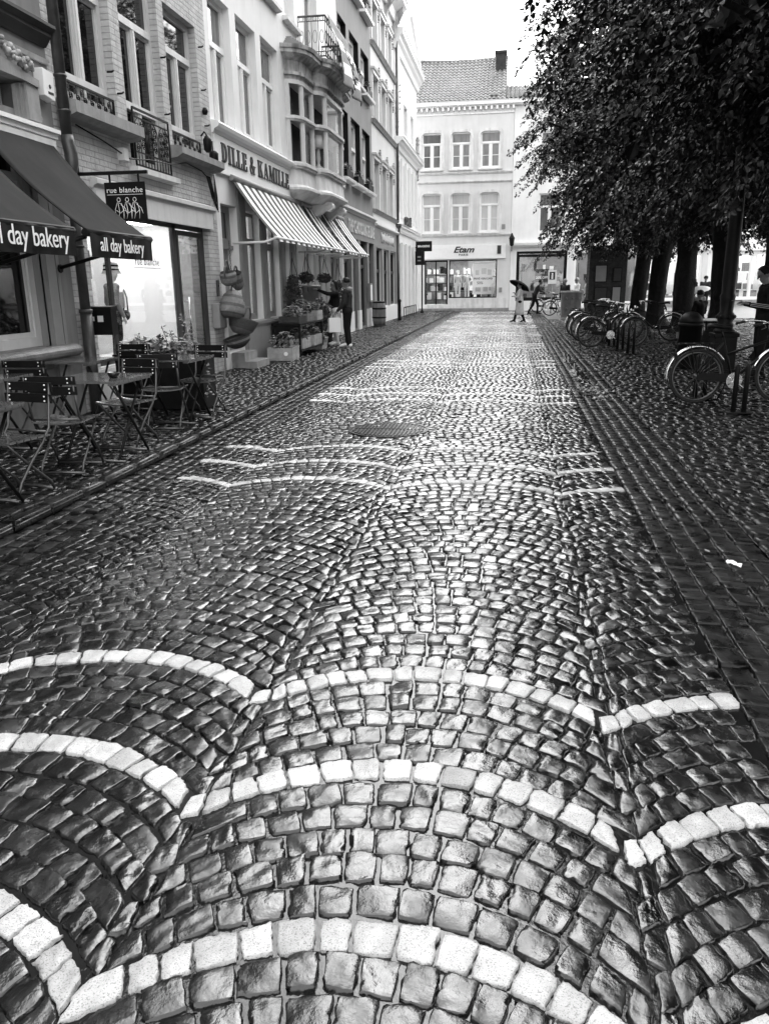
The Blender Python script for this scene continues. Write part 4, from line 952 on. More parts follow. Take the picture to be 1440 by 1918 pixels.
class Sx:
    def __init__(s,f,k,u0): s.f,s.k,s.u0 = f,k,u0
    def __call__(s,u,w_,o=0): return s.f(s.u0+(u-s.u0)*s.k,w_,o)
F2 = Sx(F,k_,13.78)
for c in 'DILLE & KAMILLE':
    if c == ' ': u += .34*H_; continue
    mb = MB(); adv = slab(mb,c,F2,u,3.46,H_); mb.build('letter',M['letter_k'],t); u += adv*H_+.025
# grey shopfront lettering
t = thing('shop_lettering','pale raised lettering on the grey fascia of the mid grey townhouse','sign',(FX0,26,0)); F = local(t)
mb = MB(); text_mb(mb,'THE CHOCOLATE LINE',F,26.5,2.98,.50,.07,.03,sx=.88,bold=.012); mb.build('letters',M['stone_pale'],t)
t = thing('shop_lettering','pale handwritten style lettering on the grey fascia of the ornate townhouse','sign',(FX0,32,0)); F = local(t)
mb = MB(); mb.tube([F(30.4+3.2*k/90,3.08+.14*math.sin(k*.9)*(1+.4*math.sin(k*.37))+.03,.07+.0*k) for k in range(91)],.02,5); mb.build('letters',M['paper'],t)
t = thing('shop_lettering','dark block letters on the white cornice band of the pediment house','sign',(FX0,38.5,0)); F = local(t)
mb = MB(); text_mb(mb,'CARRÉ',F,38.2,4.02,.42,.08,.08,sx=1.6,bold=.03); mb.build('letters',M['letter_k'],t)
# hanging signs
t = thing('hanging_sign','black hanging board with white lettering and line drawing over the brick shop','sign',(FX0,8.95,0)); F = Fr((0,0,0),(1,0,0),(0,-1,0))   # u = out from the wall, faces the viewer
MB().box(F,.0,.86,2.665,2.70,-.018,.018).box(F,-.0,.03,2.3,2.8,-.05,.05).build('bracket',M['iron'],t)
bd = MB().box(F,.34,.82,2.17,2.585,-.012,.012).build('board',M['black'],t,bevel=.004)
for a in (.40,.74): MB().box(F,a,a+.02,2.585,2.665,-.006,.006).build('hanger',M['iron'],t)
mb = MB(); text_mb(mb,'rue blanche',F,.58,2.475,.083,.0135,.002,sx=1.0,space=1.1); mb.box(F,.37,.79,2.452,2.456,.012,.0145)
r2 = random.Random(12)
def ln(pts): mb.tube([F(a,b,.014) for a,b in pts],.0035,4)
for cx_ in (.50,.60,.69):   # three sketched figures
    ln([(cx_+.02*math.cos(x),2.40+.022*math.sin(x)) for x in np.linspace(0,6.28,9)])
    ln([(cx_-.05,2.2),(cx_-.05,2.3),(cx_-.02,2.37),(cx_+.03,2.36),(cx_+.05,2.28),(cx_+.04,2.2)]); ln([(cx_-.04,2.29),(cx_+.01,2.26),(cx_+.05,2.29)]); ln([(cx_-.01,2.36),(cx_+.0,2.27),(cx_-.02,2.2)]); ln([(cx_+.02,2.35),(cx_+.07,2.31),(cx_+.09,2.25)])
mb.build('lettering',M['letter_w'],bd)
t = thing('hanging_sign','black projecting sign with a white word by the end of the pediment house','sign',(FX0,41.0,0)); F = Fr((0,0,0),(1,0,0),(0,-1,0))
MB().box(F,.0,.14,3.14,3.2,-.02,.02).build('bracket',M['iron'],t); b_ = MB().box(F,.1,.9,2.98,3.46,-.04,.04).build('board',M['black'],t)
mb = MB(); text_mb(mb,'BRASSERIE',F,.5,3.18,.13,.042,.004,bold=.004); mb.build('lettering',M['letter_w'],b_)
t = thing('traffic_sign','dark backs of two small signs on a slim pole at the street corner','traffic sign',(-4.42,40.4,PZ))
MB().tube([(0,0,0),(0,0,2.95)],.035,8).lathe((0,0,0),[(.1,0),(.1,.03),(.05,.12),(.036,.2)],10).build('pole',M['iron'],t)
bb = MB().box(WORLD,-.34,.12,2.28,2.92,-.03,.03).build('sign_plate',M['black'],t); MB().box(WORLD,-.22,-.06,2.62,2.7,-.036,-.03).box(WORLD,-.22,-.06,2.46,2.52,-.036,-.03).build('sign_clip',M['greypaint'],bb)
t = thing('square_sign','white square sign with a dark picture panel on a slim post','traffic sign',(1.82,39.6,0))
MB().tube([(0,0,0),(0,0,2.0)],.03,8).build('pole',M['greypaint'],t); b_ = MB().box(WORLD,-.19,.19,1.36,1.98,-.05,-.03).build('sign_plate',M['white'],t)
MB().box(WORLD,-.13,.13,1.55,1.9,-.054,-.05).build('dark_panel',M['darkpaint'],b_); MB().box(WORLD,-.04,.04,1.58,1.76,-.058,-.054).ball((0,-.056,1.8),.04,4).lathe((0,-.055,1.45),[(.03,-.0),(.03,.01)],8).build('pictogram',M['paper'],b_)
t = thing('table_lamp','table lamp with a pale shade standing behind the curved oriel window','lamp',(FX0+.33,19.55,4.07))
MB().lathe((0,0,0),[(.10,0),(.11,.02),(.05,.06),(.035,.12),(.06,.2),(.035,.42),(.02,.46)],14).build('base',M['offwhite'],t); MB().lathe((0,0,.44),[(.12,0),(.135,.0),(.10,.27),(.09,.27)],16).build('shade',M['paper'],t)
# flag over the railing
r2 = random.Random(2); fl = MB(); nu,nv = 16,20; V = []; Fm = []
Fw = Fr((FX0,0,0),(0,1,0),(1,0,0))
for j in range(nv+1):
    for i in range(nu+1):
        a,b = i/nu,j/nv; V.append(Fw(19.3+2.15*a-.1*b, 7.17-1.35*b-.12*a*b, .71+.07*math.sin(a*13+b*3)*b+.34*math.sin(b*1.4)*min(1,b*3)))
for j in range(nv):
    for i in range(nu):
        band = (j//4)%2
        em = ((i-10.5)/3.6)**2+((j-9)/6.0)**2 < 1+.5*math.sin(i*2.3+j*1.7)
        fl.add([V[j*(nu+1)+i],V[j*(nu+1)+i+1],V[(j+1)*(nu+1)+i+1],V[(j+1)*(nu+1)+i]],[(0,1,2,3)],(2 if (i*7+j*5)%3 else 0) if em else band,True)
o = fl.build('flag',[M['cloth_g'],M['cloth_w'],M['cloth_k']]); md = o.modifiers.new('thick','SOLIDIFY'); md.thickness = .006
tag(o,'striped flag with a dark emblem draped over the oriel balcony railing','flag')

# ------------------------------------------------------------------ plants
def leaves(mb, c, rad, n, size, rnd, mi=(0,), down=.3, flat=False):
    for k in range(n):
        d = Vector((rnd.gauss(0,1),rnd.gauss(0,1),rnd.gauss(0,1))).normalized()*rnd.random()**.4
        p = Vector(c)+Vector((d.x*rad[0],d.y*rad[1],d.z*rad[2]))
        a = Vector((rnd.gauss(0,1)+d.x,rnd.gauss(0,1)+d.y,rnd.gauss(0,.6)-down)).normalized(); b = a.cross(Vector((rnd.gauss(0,.5),rnd.gauss(0,.5),1))).normalized()
        s = size*rnd.uniform(.6,1.3); nrm = a.cross(b)*s*.15
        mb.add([p,p+a*s*.5+b*s*.36+nrm,p+a*s,p+a*s*.5-b*s*.36+nrm],[(0,1,2),(0,2,3)],rnd.choice(mi))
def blossoms(mb, c, rad, n, r, rnd, mi):
    for k in range(n):
        d = Vector((rnd.gauss(0,1),rnd.gauss(0,1),abs(rnd.gauss(0,1))+.2)).normalized(); p = Vector(c)+Vector((d.x*rad[0],d.y*rad[1],d.z*rad[2])); q = r*rnd.uniform(.6,1.25)
        for j in range(5):
            t_ = 6.283*j/5+rnd.random()*.3; e = Vector((math.cos(t_),math.sin(t_),.25))*q; f_ = Vector((math.cos(t_+.6),math.sin(t_+.6),.35))*q*.8; g_ = Vector((math.cos(t_-.6),math.sin(t_-.6),.35))*q*.8
            mb.add([p,p+g_,p+e,p+f_],[(0,1,2,3)],mi)
LEAFS = [M['leaf_p'],M['leaf_q'],M['petal'],M['petal_d']]
rp = random.Random(77)
def plantbox(nm,label,loc,size,rz=0,boxm='wood_pale',n=90,bl=26,ls=.06,grp=None,h2=.12,petal=2,cat='flower box'):
    t = thing(nm,label,cat,loc,rz,grp); sx,sy,sz = size; b = MB()
    b.xbox((0,0,0),sx,sy,.02); 
    for k in range(2):
        z0,z1 = .02+k*(sz-.02)/2+.004,.02+(k+1)*(sz-.02)/2
        b.box(WORLD,-sx/2,sx/2,z0,z1,-sy/2,-sy/2+.015).box(WORLD,-sx/2,sx/2,z0,z1,sy/2-.015,sy/2).box(WORLD,-sx/2,-sx/2+.015,z0,z1,-sy/2+.015,sy/2-.015).box(WORLD,sx/2-.015,sx/2,z0,z1,-sy/2+.015,sy/2-.015)
    b.build('box',M[boxm],t)
    MB().box(WORLD,-sx/2+.016,sx/2-.016,sz-.06,sz-.03,-sy/2+.016,sy/2-.016).build('soil',M['soil'],t)
    f = MB(); leaves(f,(0,0,sz+h2*.35),(sx*.52,sy*.55,h2),n,ls,rp,(0,0,1)); blossoms(f,(0,0,sz+h2*.35),(sx*.5,sy*.52,h2*1.1),bl,.033,rp,petal)
    f.build('flowers',LEAFS,t); return t
# window boxes of the grey house
F = FL; first = None
for k,(a,b,c) in enumerate([(a,b,c) for c in (4.42,7.28,9.6) for (a,b) in ((23.75,24.6),(25.35,26.45),(27.2,28.3))]):
    where = ('lower','middle','top')[k//3]; col_ = ('beside the oriel','middle bay','bay furthest along')[k%3]
    lab = 'dark planted %s floor window box of the grey house, %s'%(where,col_)
    if first is None: first = plantbox('window_box',lab,(FX0+.1,(a+b)/2,c+.012),(.17,.95,.17),0,'black',110,10,.07,'window boxes of the grey house',.15,3,'window box')
    else: dup(first,lab,(FX0+.1,(a+b)/2,c+.012),math.pi*(k%2))
# two-tier flower stand of the striped-awning shop
t = thing('flower_stand','two tier black flower stand in front of the shop plinth','plant stand',(-4.5,16.9,GZ))
MB().box(WORLD,-.3,.3,.62,.66,-1.0,1.0).build('shelf',M['black'],t); MB().box(WORLD,-.3,.3,.10,.14,-1.0,1.0).build('shelf',M['black'],t)
for x in (-.27,.27):
    for y in (-.97,.97): MB().box(WORLD,x-.02,x+.02,0,.62,y-.02,y+.02).build('leg',M['black'],t)
MB().box(WORLD,-.3,-.28,.14,.62,-.95,.95).build('back_panel',M['black'],t)
sz = GZ+.664
plantbox('flower_box','wicker tray of pale flowers at the near end of the stand top',(-4.45,16.25,sz),(.42,.6,.13),0,'wicker_dark',140,60,.07,'flower boxes on the black stand',.14)
plantbox('flower_box','box crowded with white daisies in the middle of the stand top',(-4.45,16.95,sz),(.42,.6,.16),0,'wood',160,80,.07,'flower boxes on the black stand',.2)
plantbox('flower_box','pale slatted crate with low leaves at the far end of the stand top',(-4.4,17.62,sz),(.4,.52,.2),0,'wood_pale',130,20,.07,'flower boxes on the black stand',.14)
plantbox('flower_box','pale crate of white flowers on the lower shelf of the stand, near half',(-4.42,16.5,GZ+.144),(.4,.7,.2),0,'wood_pale',120,36,.06,'flower boxes on the black stand',.14)
plantbox('flower_box','pale crate of leafy plants on the lower shelf of the stand, far half',(-4.4,17.4,GZ+.144),(.4,.7,.22),0,'wood_pale',150,24,.07,'flower boxes on the black stand',.16)
cr_ = plantbox('flower_crate','weathered wooden crate of pansies standing on the setts before the stand',(-4.42,15.35,GZ),(.5,.62,.24),.05,'wood_pale',170,16,.08,None,.2)
MB().lathe((.12,-.32,.13),[(.04,0),(.04,.012)],10,0,True,Matrix.Rotation(math.pi/2,3,'X')).build('label_plate',M['paper'],cr_)
plantbox('flower_crate','low pale crate of white flowers standing on the setts past the stand',(-4.42,17.98,GZ),(.44,.42,.14),.0,'wood_pale',150,45,.07,None,.24)
def pot(nm,label,loc,r,h,m,cat='plant',leafn=0,rad=None,ls=.08,cz=0,bl=0,grp=None,mi=(0,0,1)):
    t = thing(nm,label,cat,loc,0,grp); MB().lathe((0,0,0),[(r*.72,0),(r,h*.9),(r*1.06,h*.9),(r*1.06,h),(r*.9,h),(r*.85,h-.04)],14).build('pot',M[m],t)
    if leafn:
        f = MB(); leaves(f,(0,0,cz),rad,leafn,ls,rp,mi)
        if bl: blossoms(f,(0,0,cz),rad,bl,.03,rp,2)
        f.build('foliage',LEAFS,t)
        s = MB()
        for k in range(5): s.tube([(0,0,h*.6),(rad[0]*.3*math.cos(k*1.3),rad[1]*.3*math.sin(k*1.3),cz)],[.012,.006],5)
        s.build('stem',M['bark'],t)
    return t
pot('potted_shrub','large dark leafy shrub in a pot left of the pointing woman',(-4.52,18.75,GZ),.18,.3,'black','plant',900,(.30,.34,.44),.11,.70)
pot('white_pot','white tapered pot standing between the shrub and the crate',(-4.33,18.45,GZ),.11,.24,'white','pot',40,(.08,.08,.08),.06,.28)
pot('wicker_pot','dark wicker basket pot standing by the trainers of the pointing woman',(-4.42,19.2,GZ),.15,.3,'wicker_dark','pot')
def hang(nm,label,loc,r,n,rad,ls,ztop,dz,cat='hanging plant',mi=(0,)):
    t = thing(nm,label,cat,loc); MB().lathe((0,0,-.06),[(r*.5,-.1),(r*.9,-.04),(r,.04),(r*.85,.04),(r*.8,.0)],12).build('basket',M['wicker_dark'],t)
    w_ = MB()
    for k in range(3): w_.tube([(r*.9*math.cos(k*2.1),r*.9*math.sin(k*2.1),-.02),(0,0,ztop)],.006,4)
    w_.tube([(0,0,ztop),(0,0,ztop+.1)],.006,4).build('hanger',M['iron'],t)
    f = MB(); leaves(f,(0,0,dz),rad,n,ls,rp,mi,.8); f.build('foliage',LEAFS,t)
hang('trailing_ivy','long trailing ivy hanging in front of the pale shop window',(-4.62,17.02,1.60),.13,900,(.17,.19,.48),.085,.42,-.38)
hang('hanging_basket','small dark hanging basket on the white pilaster past the ivy',(-4.62,18.15,1.66),.15,260,(.19,.19,.12),.07,.42,-.02)
hang('hanging_basket','small dark hanging basket before the second ashlar pillar',(-4.62,20.0,1.66),.15,260,(.19,.19,.12),.07,.42,-.02)
hang('trailing_plant','trailing plant with pale flowers hanging just left of the pointing woman',(-4.55,21.2,1.5),.15,600,(.2,.22,.42),.08,.5,-.3,mi=(0,0,1))
# galvanised tub on the wall
t = thing('metal_tub','galvanised metal tub hung on the ashlar wall above the flowers','tub',(-4.68,18.8,1.0))
MB().lathe((0,0,0),[(.17,0),(.22,.42),(.24,.42),(.24,.45),(.21,.45),(.16,.03)],16).build('body',M['galvanised'],t)
for s in (-1,1): MB().tube([(.06*math.cos(x)*s*0+.0,s*(.23+.04*math.sin(x)),.36+.05*math.cos(x)) for x in np.linspace(0,3.14,8)],.01,5).build('handle',M['steel'],t)
# black planter of the terrace
t = thing('black_planter','tall black planter with pale flowering plants across the pavement','planter',(-4.1,9.12,GZ))
b = MB().box(WORLD,-.54,.54,0,.60,-.2,.2).box(WORLD,-.56,.56,.60,.64,-.22,.22); b.build('box',M['black'],t)
f = MB(); leaves(f,(-.05,0,.72),(.5,.2,.10),520,.075,rp,(1,1,0)); blossoms(f,(-.1,0,.72),(.48,.2,.12),70,.025,rp,2)
for (x,h) in ((.02,.30),(.28,.46),(.12,.25),(-.3,.2),(.35,.3)):
    f.tube([(x,0,.6),(x+.02,.01,.6+h*.6),(x-.03,.0,.66+h)],.004,4); leaves(f,(x-.01,0,.66+h*.7),(.03,.03,h*.35),16,.05,rp,(1,))
f.build('flowers',LEAFS,t)
f = MB(); leaves(f,(.56,-.1,.35),(.03,.06,.25),26,.06,rp,(1,)); f.build('trailing_stem',LEAFS,t)

# ------------------------------------------------------------------ wares, boxes, street furniture on the left
def basket(nm,label,loc,prof,handles,bands,rx=1,m=('wicker','wicker_band'),rot=None,cat='basket'):
    t = thing(nm,label,cat,loc); b = MB()
    P = []
    for i in range(len(prof)-1):
        for s in range(3): a = s/3; P.append((prof[i][0]+(prof[i+1][0]-prof[i][0])*a, prof[i][1]+(prof[i+1][1]-prof[i][1])*a))
    P.append(prof[-1]); n = 18; vs = []
    for r,z in P:
        for k in range(n): vs.append((r*math.cos(6.283*k/n), r*rx*math.sin(6.283*k/n), z))
    for i in range(len(P)-1): b.add([vs[i*n+k] for k in range(n)]+[vs[(i+1)*n+k] for k in range(n)],[(k,(k+1)%n,n+(k+1)%n,n+k) for k in range(n)],1 if i in bands else 0,True)
    b.add(vs[:n],[tuple(range(n))],0); b.build('body',[M[x] for x in m],t)
    for pts in handles: MB().tube(pts,.014,6).build('handle',M[m[1]],t)
    return t
def arch(cx,y0,y1,z,h): return [(cx,(y0+y1)/2-(y1-y0)/2*math.cos(a),z+h*math.sin(a)) for a in np.linspace(0,math.pi,11)]
XB = FX0+.28
def tilt(t,rx,ry): t.rotation_euler = (rx,ry,0)
tilt(basket('striped_basket','round striped basket hanging highest by the stair door',(XB,13.0,1.60),[(.08,-.13),(.13,-.08),(.14,.04),(.12,.08)],[arch(.03,-.24,-.06,.06,.14),arch(-.02,-.02,.14,.08,.16)],{0,2,5},m=('wicker','wicker_band')),.25,0)
tilt(basket('tall_basket','narrow tilted basket hanging to the right of the round one',(XB,13.42,1.58),[(.06,-.20),(.11,-.12),(.09,.10)],[arch(0,-.07,.07,.1,.12)],{1,4}),.55,.1)
tilt(basket('beehive_basket','large beehive shaped basket with dark rings under the small ones',(XB,13.12,1.18),[(.14,-.24),(.22,-.17),(.21,-.02),(.16,.12),(.07,.21)],[arch(.0,-.12,.12,.18,.2)],{2,5,8}),-.22,.1)
tilt(basket('small_round_basket','plain small basket half behind the beehive basket',(XB-.05,13.55,1.12),[(.08,-.18),(.14,-.1),(.12,.08)],[arch(0,-.08,.08,.08,.1)],{9}),.2,0)
tilt(basket('oval_basket','wide oval basket with pale rim and dark side hanging low',(XB+.04,13.42,.80),[(.12,-.15),(.2,-.06),(.25,.10),(.255,.12)],[arch(.05,-.2,.2,.10,.22),arch(-.1,-.2,.2,.10,.17)],{3,4,5},1.4,('wicker','wicker_band')),-.18,.25)
tilt(basket('dark_basket','dark oval basket hanging lowest by the stair door',(XB-.04,13.35,.60),[(.10,-.17),(.2,-.10),(.23,.02)],[],{0,1,2,3,5},1.25,('wicker','wicker_dark')),.15,-.2)
t = thing('basket_chain','thin chain with hooks that carries the hanging baskets','chain',(XB,13.15,2.18)); c = MB()
for k in range(15): c.tube([(.012*math.cos(a)*(k%2),.012*math.cos(a)*((k+1)%2),-.03-.04*k+.026*math.sin(a)) for a in np.linspace(0,6.28,9)[:-1]],.005,4,close=True)
c.build('links',M['steel'],t); MB().tube([(0,0,-.55),(0,.12,-.52),(0,.2,-.58),(0,.16,-.62)],.006,5).tube([(0,0,-.55),(0,-.05,-1.0),(0,.1,-1.3)],.006,5).build('hook',M['steel'],t)
t = thing('letter_box','grey metal letter box on the brick pier beside the stair door','letter box',(FX0,13.05,.98)); F = Fr((0,0,0),(0,1,0),(1,0,0))
MB().box(F,-.17,.17,-.2,.2,.001,.13).build('body',M['greypaint'],t,bevel=.01); MB().box(F,-.13,.13,.1,.12,.13,.134).build('slot',M['black'],t)
t = thing('letter_box','black letter box with two white stickers beside the drainpipe','letter box',(FX0,8.93,1.08)); F = Fr((0,0,0),(1,0,0),(0,-1,0))
MB().box(F,.001,.30,-.16,.12,-.07,.07).uprism(F,[(-.08,.12),(.08,.12),(.075,.16),(-.08,.17)],.001,.31).build('body',M['black'],t); MB().box(F,.04,.09,.0,.05,.07,.073).box(F,.13,.2,-.01,.06,.07,.073).build('sticker',M['paper'],t)
t = thing('wall_poster','small portrait poster hung behind the glass at the left end of the shop window','poster',(FX0-.2,9.3,1.72)); F = Fr((0,0,0),(0,1,0),(1,0,0))
MB().box(F,-.13,.13,-.16,.17,.001,.012).build('sheet',M['greypaint'],t); MB().prism(F,[(-.08,-.15),(.08,-.15),(.06,-.05),(.02,-.03),(-.02,-.03),(-.06,-.05)],.0122,.014).lathe(F(0,.03,.013),[(.055,0),(.055,.002)],14,0,True,Matrix.Rotation(math.pi/2,3,'Y')).build('portrait',M['card'],t)
t = thing('door_bell_plate','small pale bell plate on the brick pier','bell plate',(FX0,13.2,1.42)); F = Fr((0,0,0),(0,1,0),(1,0,0)); MB().box(F,-.04,.04,-.13,.13,.001,.03).build('plate',M['steel'],t); MB().lathe(F(0,.04,.03),[(.015,0),(.012,.006)],8,0,True,Matrix.Rotation(math.pi/2,3,'Y')).build('button',M['black'],t)
t = thing('wall_lamp','small iron wall lamp on the brick house beside the white lettering band','lamp',(FX0,12.95,3.62)); MB().tube([(0,0,.1),(.06,0,.16),(.1,0,.1)],.014,6).build('bracket',M['iron'],t); MB().lathe((.1,0,0),[(.03,-.14),(.06,-.1),(.07,.04),(.03,.1)],10).build('lantern',M['iron'],t)
t = thing('wooden_barrel','upright banded wooden barrel standing against the pale plinth','barrel',(-4.55,27.9,GZ))
MB().lathe((0,0,0),[(.2,0),(.235,.2),(.24,.42),(.235,.62),(.2,.84),(.17,.84),(.16,.80)],18).build('staves',M['wood'],t)
for z,r in ((.06,.208),(.27,.243),(.57,.243),(.78,.212)): MB().lathe((0,0,z),[(r,0),(r+.004,.0),(r+.004,.05),(r,.05)],18).build('hoop',M['iron'],t)
t = thing('menu_case','small framed menu case mounted on the grey shopfront above the barrel','menu case',(FX0+.06,27.65,1.18)); F = Fr((0,0,0),(0,1,0),(1,0,0)); MB().box(F,-.22,.22,-.3,.3,.001,.08).build('frame',M['greypaint'],t); MB().box(F,-.17,.17,-.25,.25,.08,.084).build('sheet',M['paper'],t)
t = thing('bollard','short black iron bollard by the white house corner','bollard',(-4.45,32.4,PZ)); MB().lathe((0,0,0),[(.08,0),(.08,.08),(.06,.12),(.055,.7),(.07,.72),(.07,.78),(.04,.82)],12).build('post',M['iron'],t)
t = thing('low_railing','low dark iron railing along the foot of the pediment house','railing',(-4.62,37.3,PZ)); MB().tube([(0,-2.2,.42),(0,2.2,.42)],.022,6).build('rail',M['iron'],t)
for k in range(7): MB().tube([(0,-2.2+.733*k,0),(0,-2.2+.733*k,.42)],.02,6).build('post',M['iron'],t)
t = thing('boot_lantern','black wall lantern at the corner between the cream and white houses','lamp',(-.12,43.98,3.3)); MB().tube([(0,0,-.2),(0,-.25,-.28),(0,-.4,-.05)],.02,6).build('bracket',M['iron'],t); MB().lathe((0,-.4,-.05),[(.05,0),(.1,.06),(.14,.38),(.16,.38),(.05,.56),(.03,.64)],6,0,False).build('lantern',M['iron'],t)
# bistro tables and chairs
S_ = .92
def bistro_chair(label):
    t = thing('bistro_chair',label,'chair',(0,0,0),0,'slatted folding chairs of the bakery terrace'); s = S_
    # local: faces +Y, back at -Y
    for x in (-.2,.2):
        MB().tube([(x*s,-.26*s,.83*s),(x*s,-.20*s,.50*s),(x*s,-.12*s,.40*s),(x*s,.02*s,.27*s),(x*s,.14*s,.14*s),(x*s,.20*s,.0+.01)],.0105,6).build('leg',M['steel'],t)
        xx = x*.88; MB().tube([(xx*s,.20*s,.44*s),(xx*s,.10*s,.33*s),(xx*s,-.04*s,.2*s),(xx*s,-.17*s,.09*s),(xx*s,-.21*s,.01)],.0105,6).build('leg',M['steel'],t)
    MB().tube([(-.22*s,.20*s,.012),(0,.20*s,.02),(.22*s,.20*s,.012)],.011,6).build('floor_bar',M['steel'],t)
    MB().tube([(-.2*s,-.21*s,.012),(0,-.21*s,.02),(.2*s,-.21*s,.012)],.011,6).build('floor_bar',M['steel'],t)
    MB().tube([(-.2*s,-.19*s,.47*s),(.2*s,-.19*s,.47*s)],.008,6).build('stretcher',M['steel'],t)
    sm = MB(); n = 6
    for k in range(n):     # seat slats run front to back across the width, slightly dished
        y0 = (-.19+.41*k/n)*s; y1 = y0+.055*s; P = [(-.215+.43*i/8) for i in range(9)]
        z = lambda x: (.455-.018*(1-(x/.215)**2))*s
        vs = [(x*s,y,z(x)) for y in (y0,y1) for x in P]+[(x*s,y,z(x)-.014) for y in (y0,y1) for x in P]
        sm.add(vs,[(i,i+1,10+i,9+i) for i in range(8)]+[(18+i+1,18+i,27+i,27+i+1) for i in range(8)]+[(i+1,i,18+i,18+i+1) for i in range(8)]+[(9+i,10+i,28+i,27+i) for i in range(8)]+[(0,9,27,18),(17,8,26,35)])
    sm.build('seat',M['wood_wet'],t)
    for j,(z,y) in enumerate(((.80,-.262),(.715,-.246))):
        b = MB(); P = [(-.225+.45*i/8) for i in range(9)]
        vs = [(x*s,(y-.012*(1-(x/.225)**2)+d)*s,zz*s) for d in (0,.014) for zz in (z-.034,z+.034) for x in P]
        b.add(vs,[(i,i+1,10+i,9+i) for i in range(8)]+[(18+i+1,18+i,27+i,27+i+1) for i in range(8)]+[(9+i,10+i,28+i,27+i) for i in range(8)]+[(i+1,i,18+i,18+i+1) for i in range(8)]+[(0,9,27,18),(17,8,26,35)])
        bo = b.build('back_slat',M['wood_dark'],t)
        rv = MB()
        for x in (-.17,.17):
            for dz in (-.017,.017):
                for d in (-.018,.022): rv.ball((x*s,(y+d)*s,(z+dz)*s),.0065,4)
        rv.build('rivet',M['white'],bo)
    return t
CH = [(-3.42,4.95,math.pi-.2,'slatted folding chair nearest the camera, back to the road, tucked under the cut off table'),
 (-3.46,5.76,.12,'slatted folding chair back to back with the nearest chair, facing the wet square table'),
 (-3.44,6.76,math.pi-.18,'slatted folding chair on the far side of the wet square table'),
 (-3.50,7.72,.2,'slatted folding chair between the wet square table and the pale topped table'),
 (-3.38,8.46,math.pi-.12,'slatted folding chair at the far end of the terrace beside the pale topped table'),
 (-4.36,8.62,math.pi,'dark folding chair by the letter box and the shop dummy'),
 (-4.45,7.02,.05,'dark folding chair in the gloom under the bakery window sill')]
c0 = None
for x,y,r_,lab in CH:
    if c0 is None: c0 = bistro_chair(lab); c0.location = (x,y,GZ); c0.rotation_euler = (0,0,r_)
    else: dup(c0,lab,(x,y,GZ),r_)
def bistro_table(label):
    t = thing('bistro_table',label,'table',(0,0,0),0,'slatted folding tables of the bakery terrace'); s = S_; b = MB(); n = 9
    for k in range(n): y0 = (-.35+.7*k/n)*s; b.box(WORLD,-.35*s,.35*s,.72*s,.742*s,y0,y0+.069*s)
    b.box(WORLD,-.33*s,-.27*s,.70*s,.72*s,-.34*s,.34*s).box(WORLD,.27*s,.33*s,.70*s,.72*s,-.34*s,.34*s); b.build('tabletop',M['wood_wet'],t)
    for x in (-.28,.28):
        for q in (-1,1): MB().tube([(x*s*(1 if q>0 else .93),-q*.26*s,.70*s),(x*s*(1 if q>0 else .93),q*.27*s,.012)],.0125,6).build('leg',M['iron'],t)
    for q in (-1,1): MB().tube([(-.33*s,q*.27*s,.012),(0,q*.27*s,.022),(.33*s,q*.27*s,.012)],.011,6).build('floor_bar',M['steel'],t)
    return t
TB = [(-3.5,4.5,0,'slatted folding table cut off by the left edge of the picture'),(-3.42,6.27,-.03,'wet slatted square table with water pooled on it, in the middle of the terrace'),(-3.56,8.15,-.05,'pale topped slatted table in front of the black planter'),(-4.52,7.85,0,'slatted table pushed against the wall beside the drainpipe'),(-4.5,6.2,0,'dark slatted table under the bakery window')]
c0 = None
for x,y,r_,lab in TB:
    if c0 is None: c0 = bistro_table(lab); c0.location = (x,y,GZ); c0.rotation_euler = (0,0,r_)
    else: dup(c0,lab,(x,y,GZ),r_)
t = thing('glass_dish','small dark glass dish left on the wet square table','dish',(-3.25,6.2,GZ+.684)); MB().lathe((0,0,0),[(.035,0),(.05,.03),(.05,.045),(.044,.045),(.03,.01)],14).build('bowl',M['glass_dark'],t)
# manhole, litter, fallen leaves
t = thing('manhole_cover','round ribbed cast iron manhole cover in the middle of the road','manhole',(-1.2,7.85,crown(-1.2)+.006)); b = MB().lathe((0,0,-.05),[(.41,0),(.41,.05),(.385,.05),(.38,.044),(1e-4,.044)],36,0,False)
b.build('frame',M['manhole'],t); m_ = MB()
for k in range(-9,10):
    x = k*.038; h = math.sqrt(.36**2-x*x)
    m_.box(WORLD,x-.011,x+.011,-.007,.003,-h,-.02); m_.box(WORLD,x-.011,x+.011,-.007,.003,.02,h)
m_.build('ribs',M['manhole'],t)
t = MB(); r2 = random.Random(6); V = [(i,j,.02+.03*r2.random()) for j in range(5) for i in range(5)]
t.add([(1.16+.014*a+r2.uniform(-.01,.01),4.12+.015*b_+r2.uniform(-.01,.01),z*.8-.01) for a,b_,z in V],[(j*5+i,j*5+i+1,(j+1)*5+i+1,(j+1)*5+i) for j in range(4) for i in range(4)])
tag(t.build('crumpled_paper',M['paper']),'crumpled scrap of white paper in the right gutter','litter')
lf = MB(); r2 = random.Random(8)
for k in range(220):
    x,y = r2.uniform(.9,4.5),r2.uniform(4,24); z = .02 if x > 1.43 else .004; s = r2.uniform(.02,.04); a = r2.random()*6
    e = Vector((math.cos(a),math.sin(a),r2.uniform(-.2,.3)))*s; q = Vector((-math.sin(a),math.cos(a),r2.uniform(-.2,.3)))*s*.6; p = Vector((x,y,z+.012))
    lf.add([p,p+e*.5+q,p+e,p+e*.5-q],[(0,1,2,3)],0 if k%3 else 1)
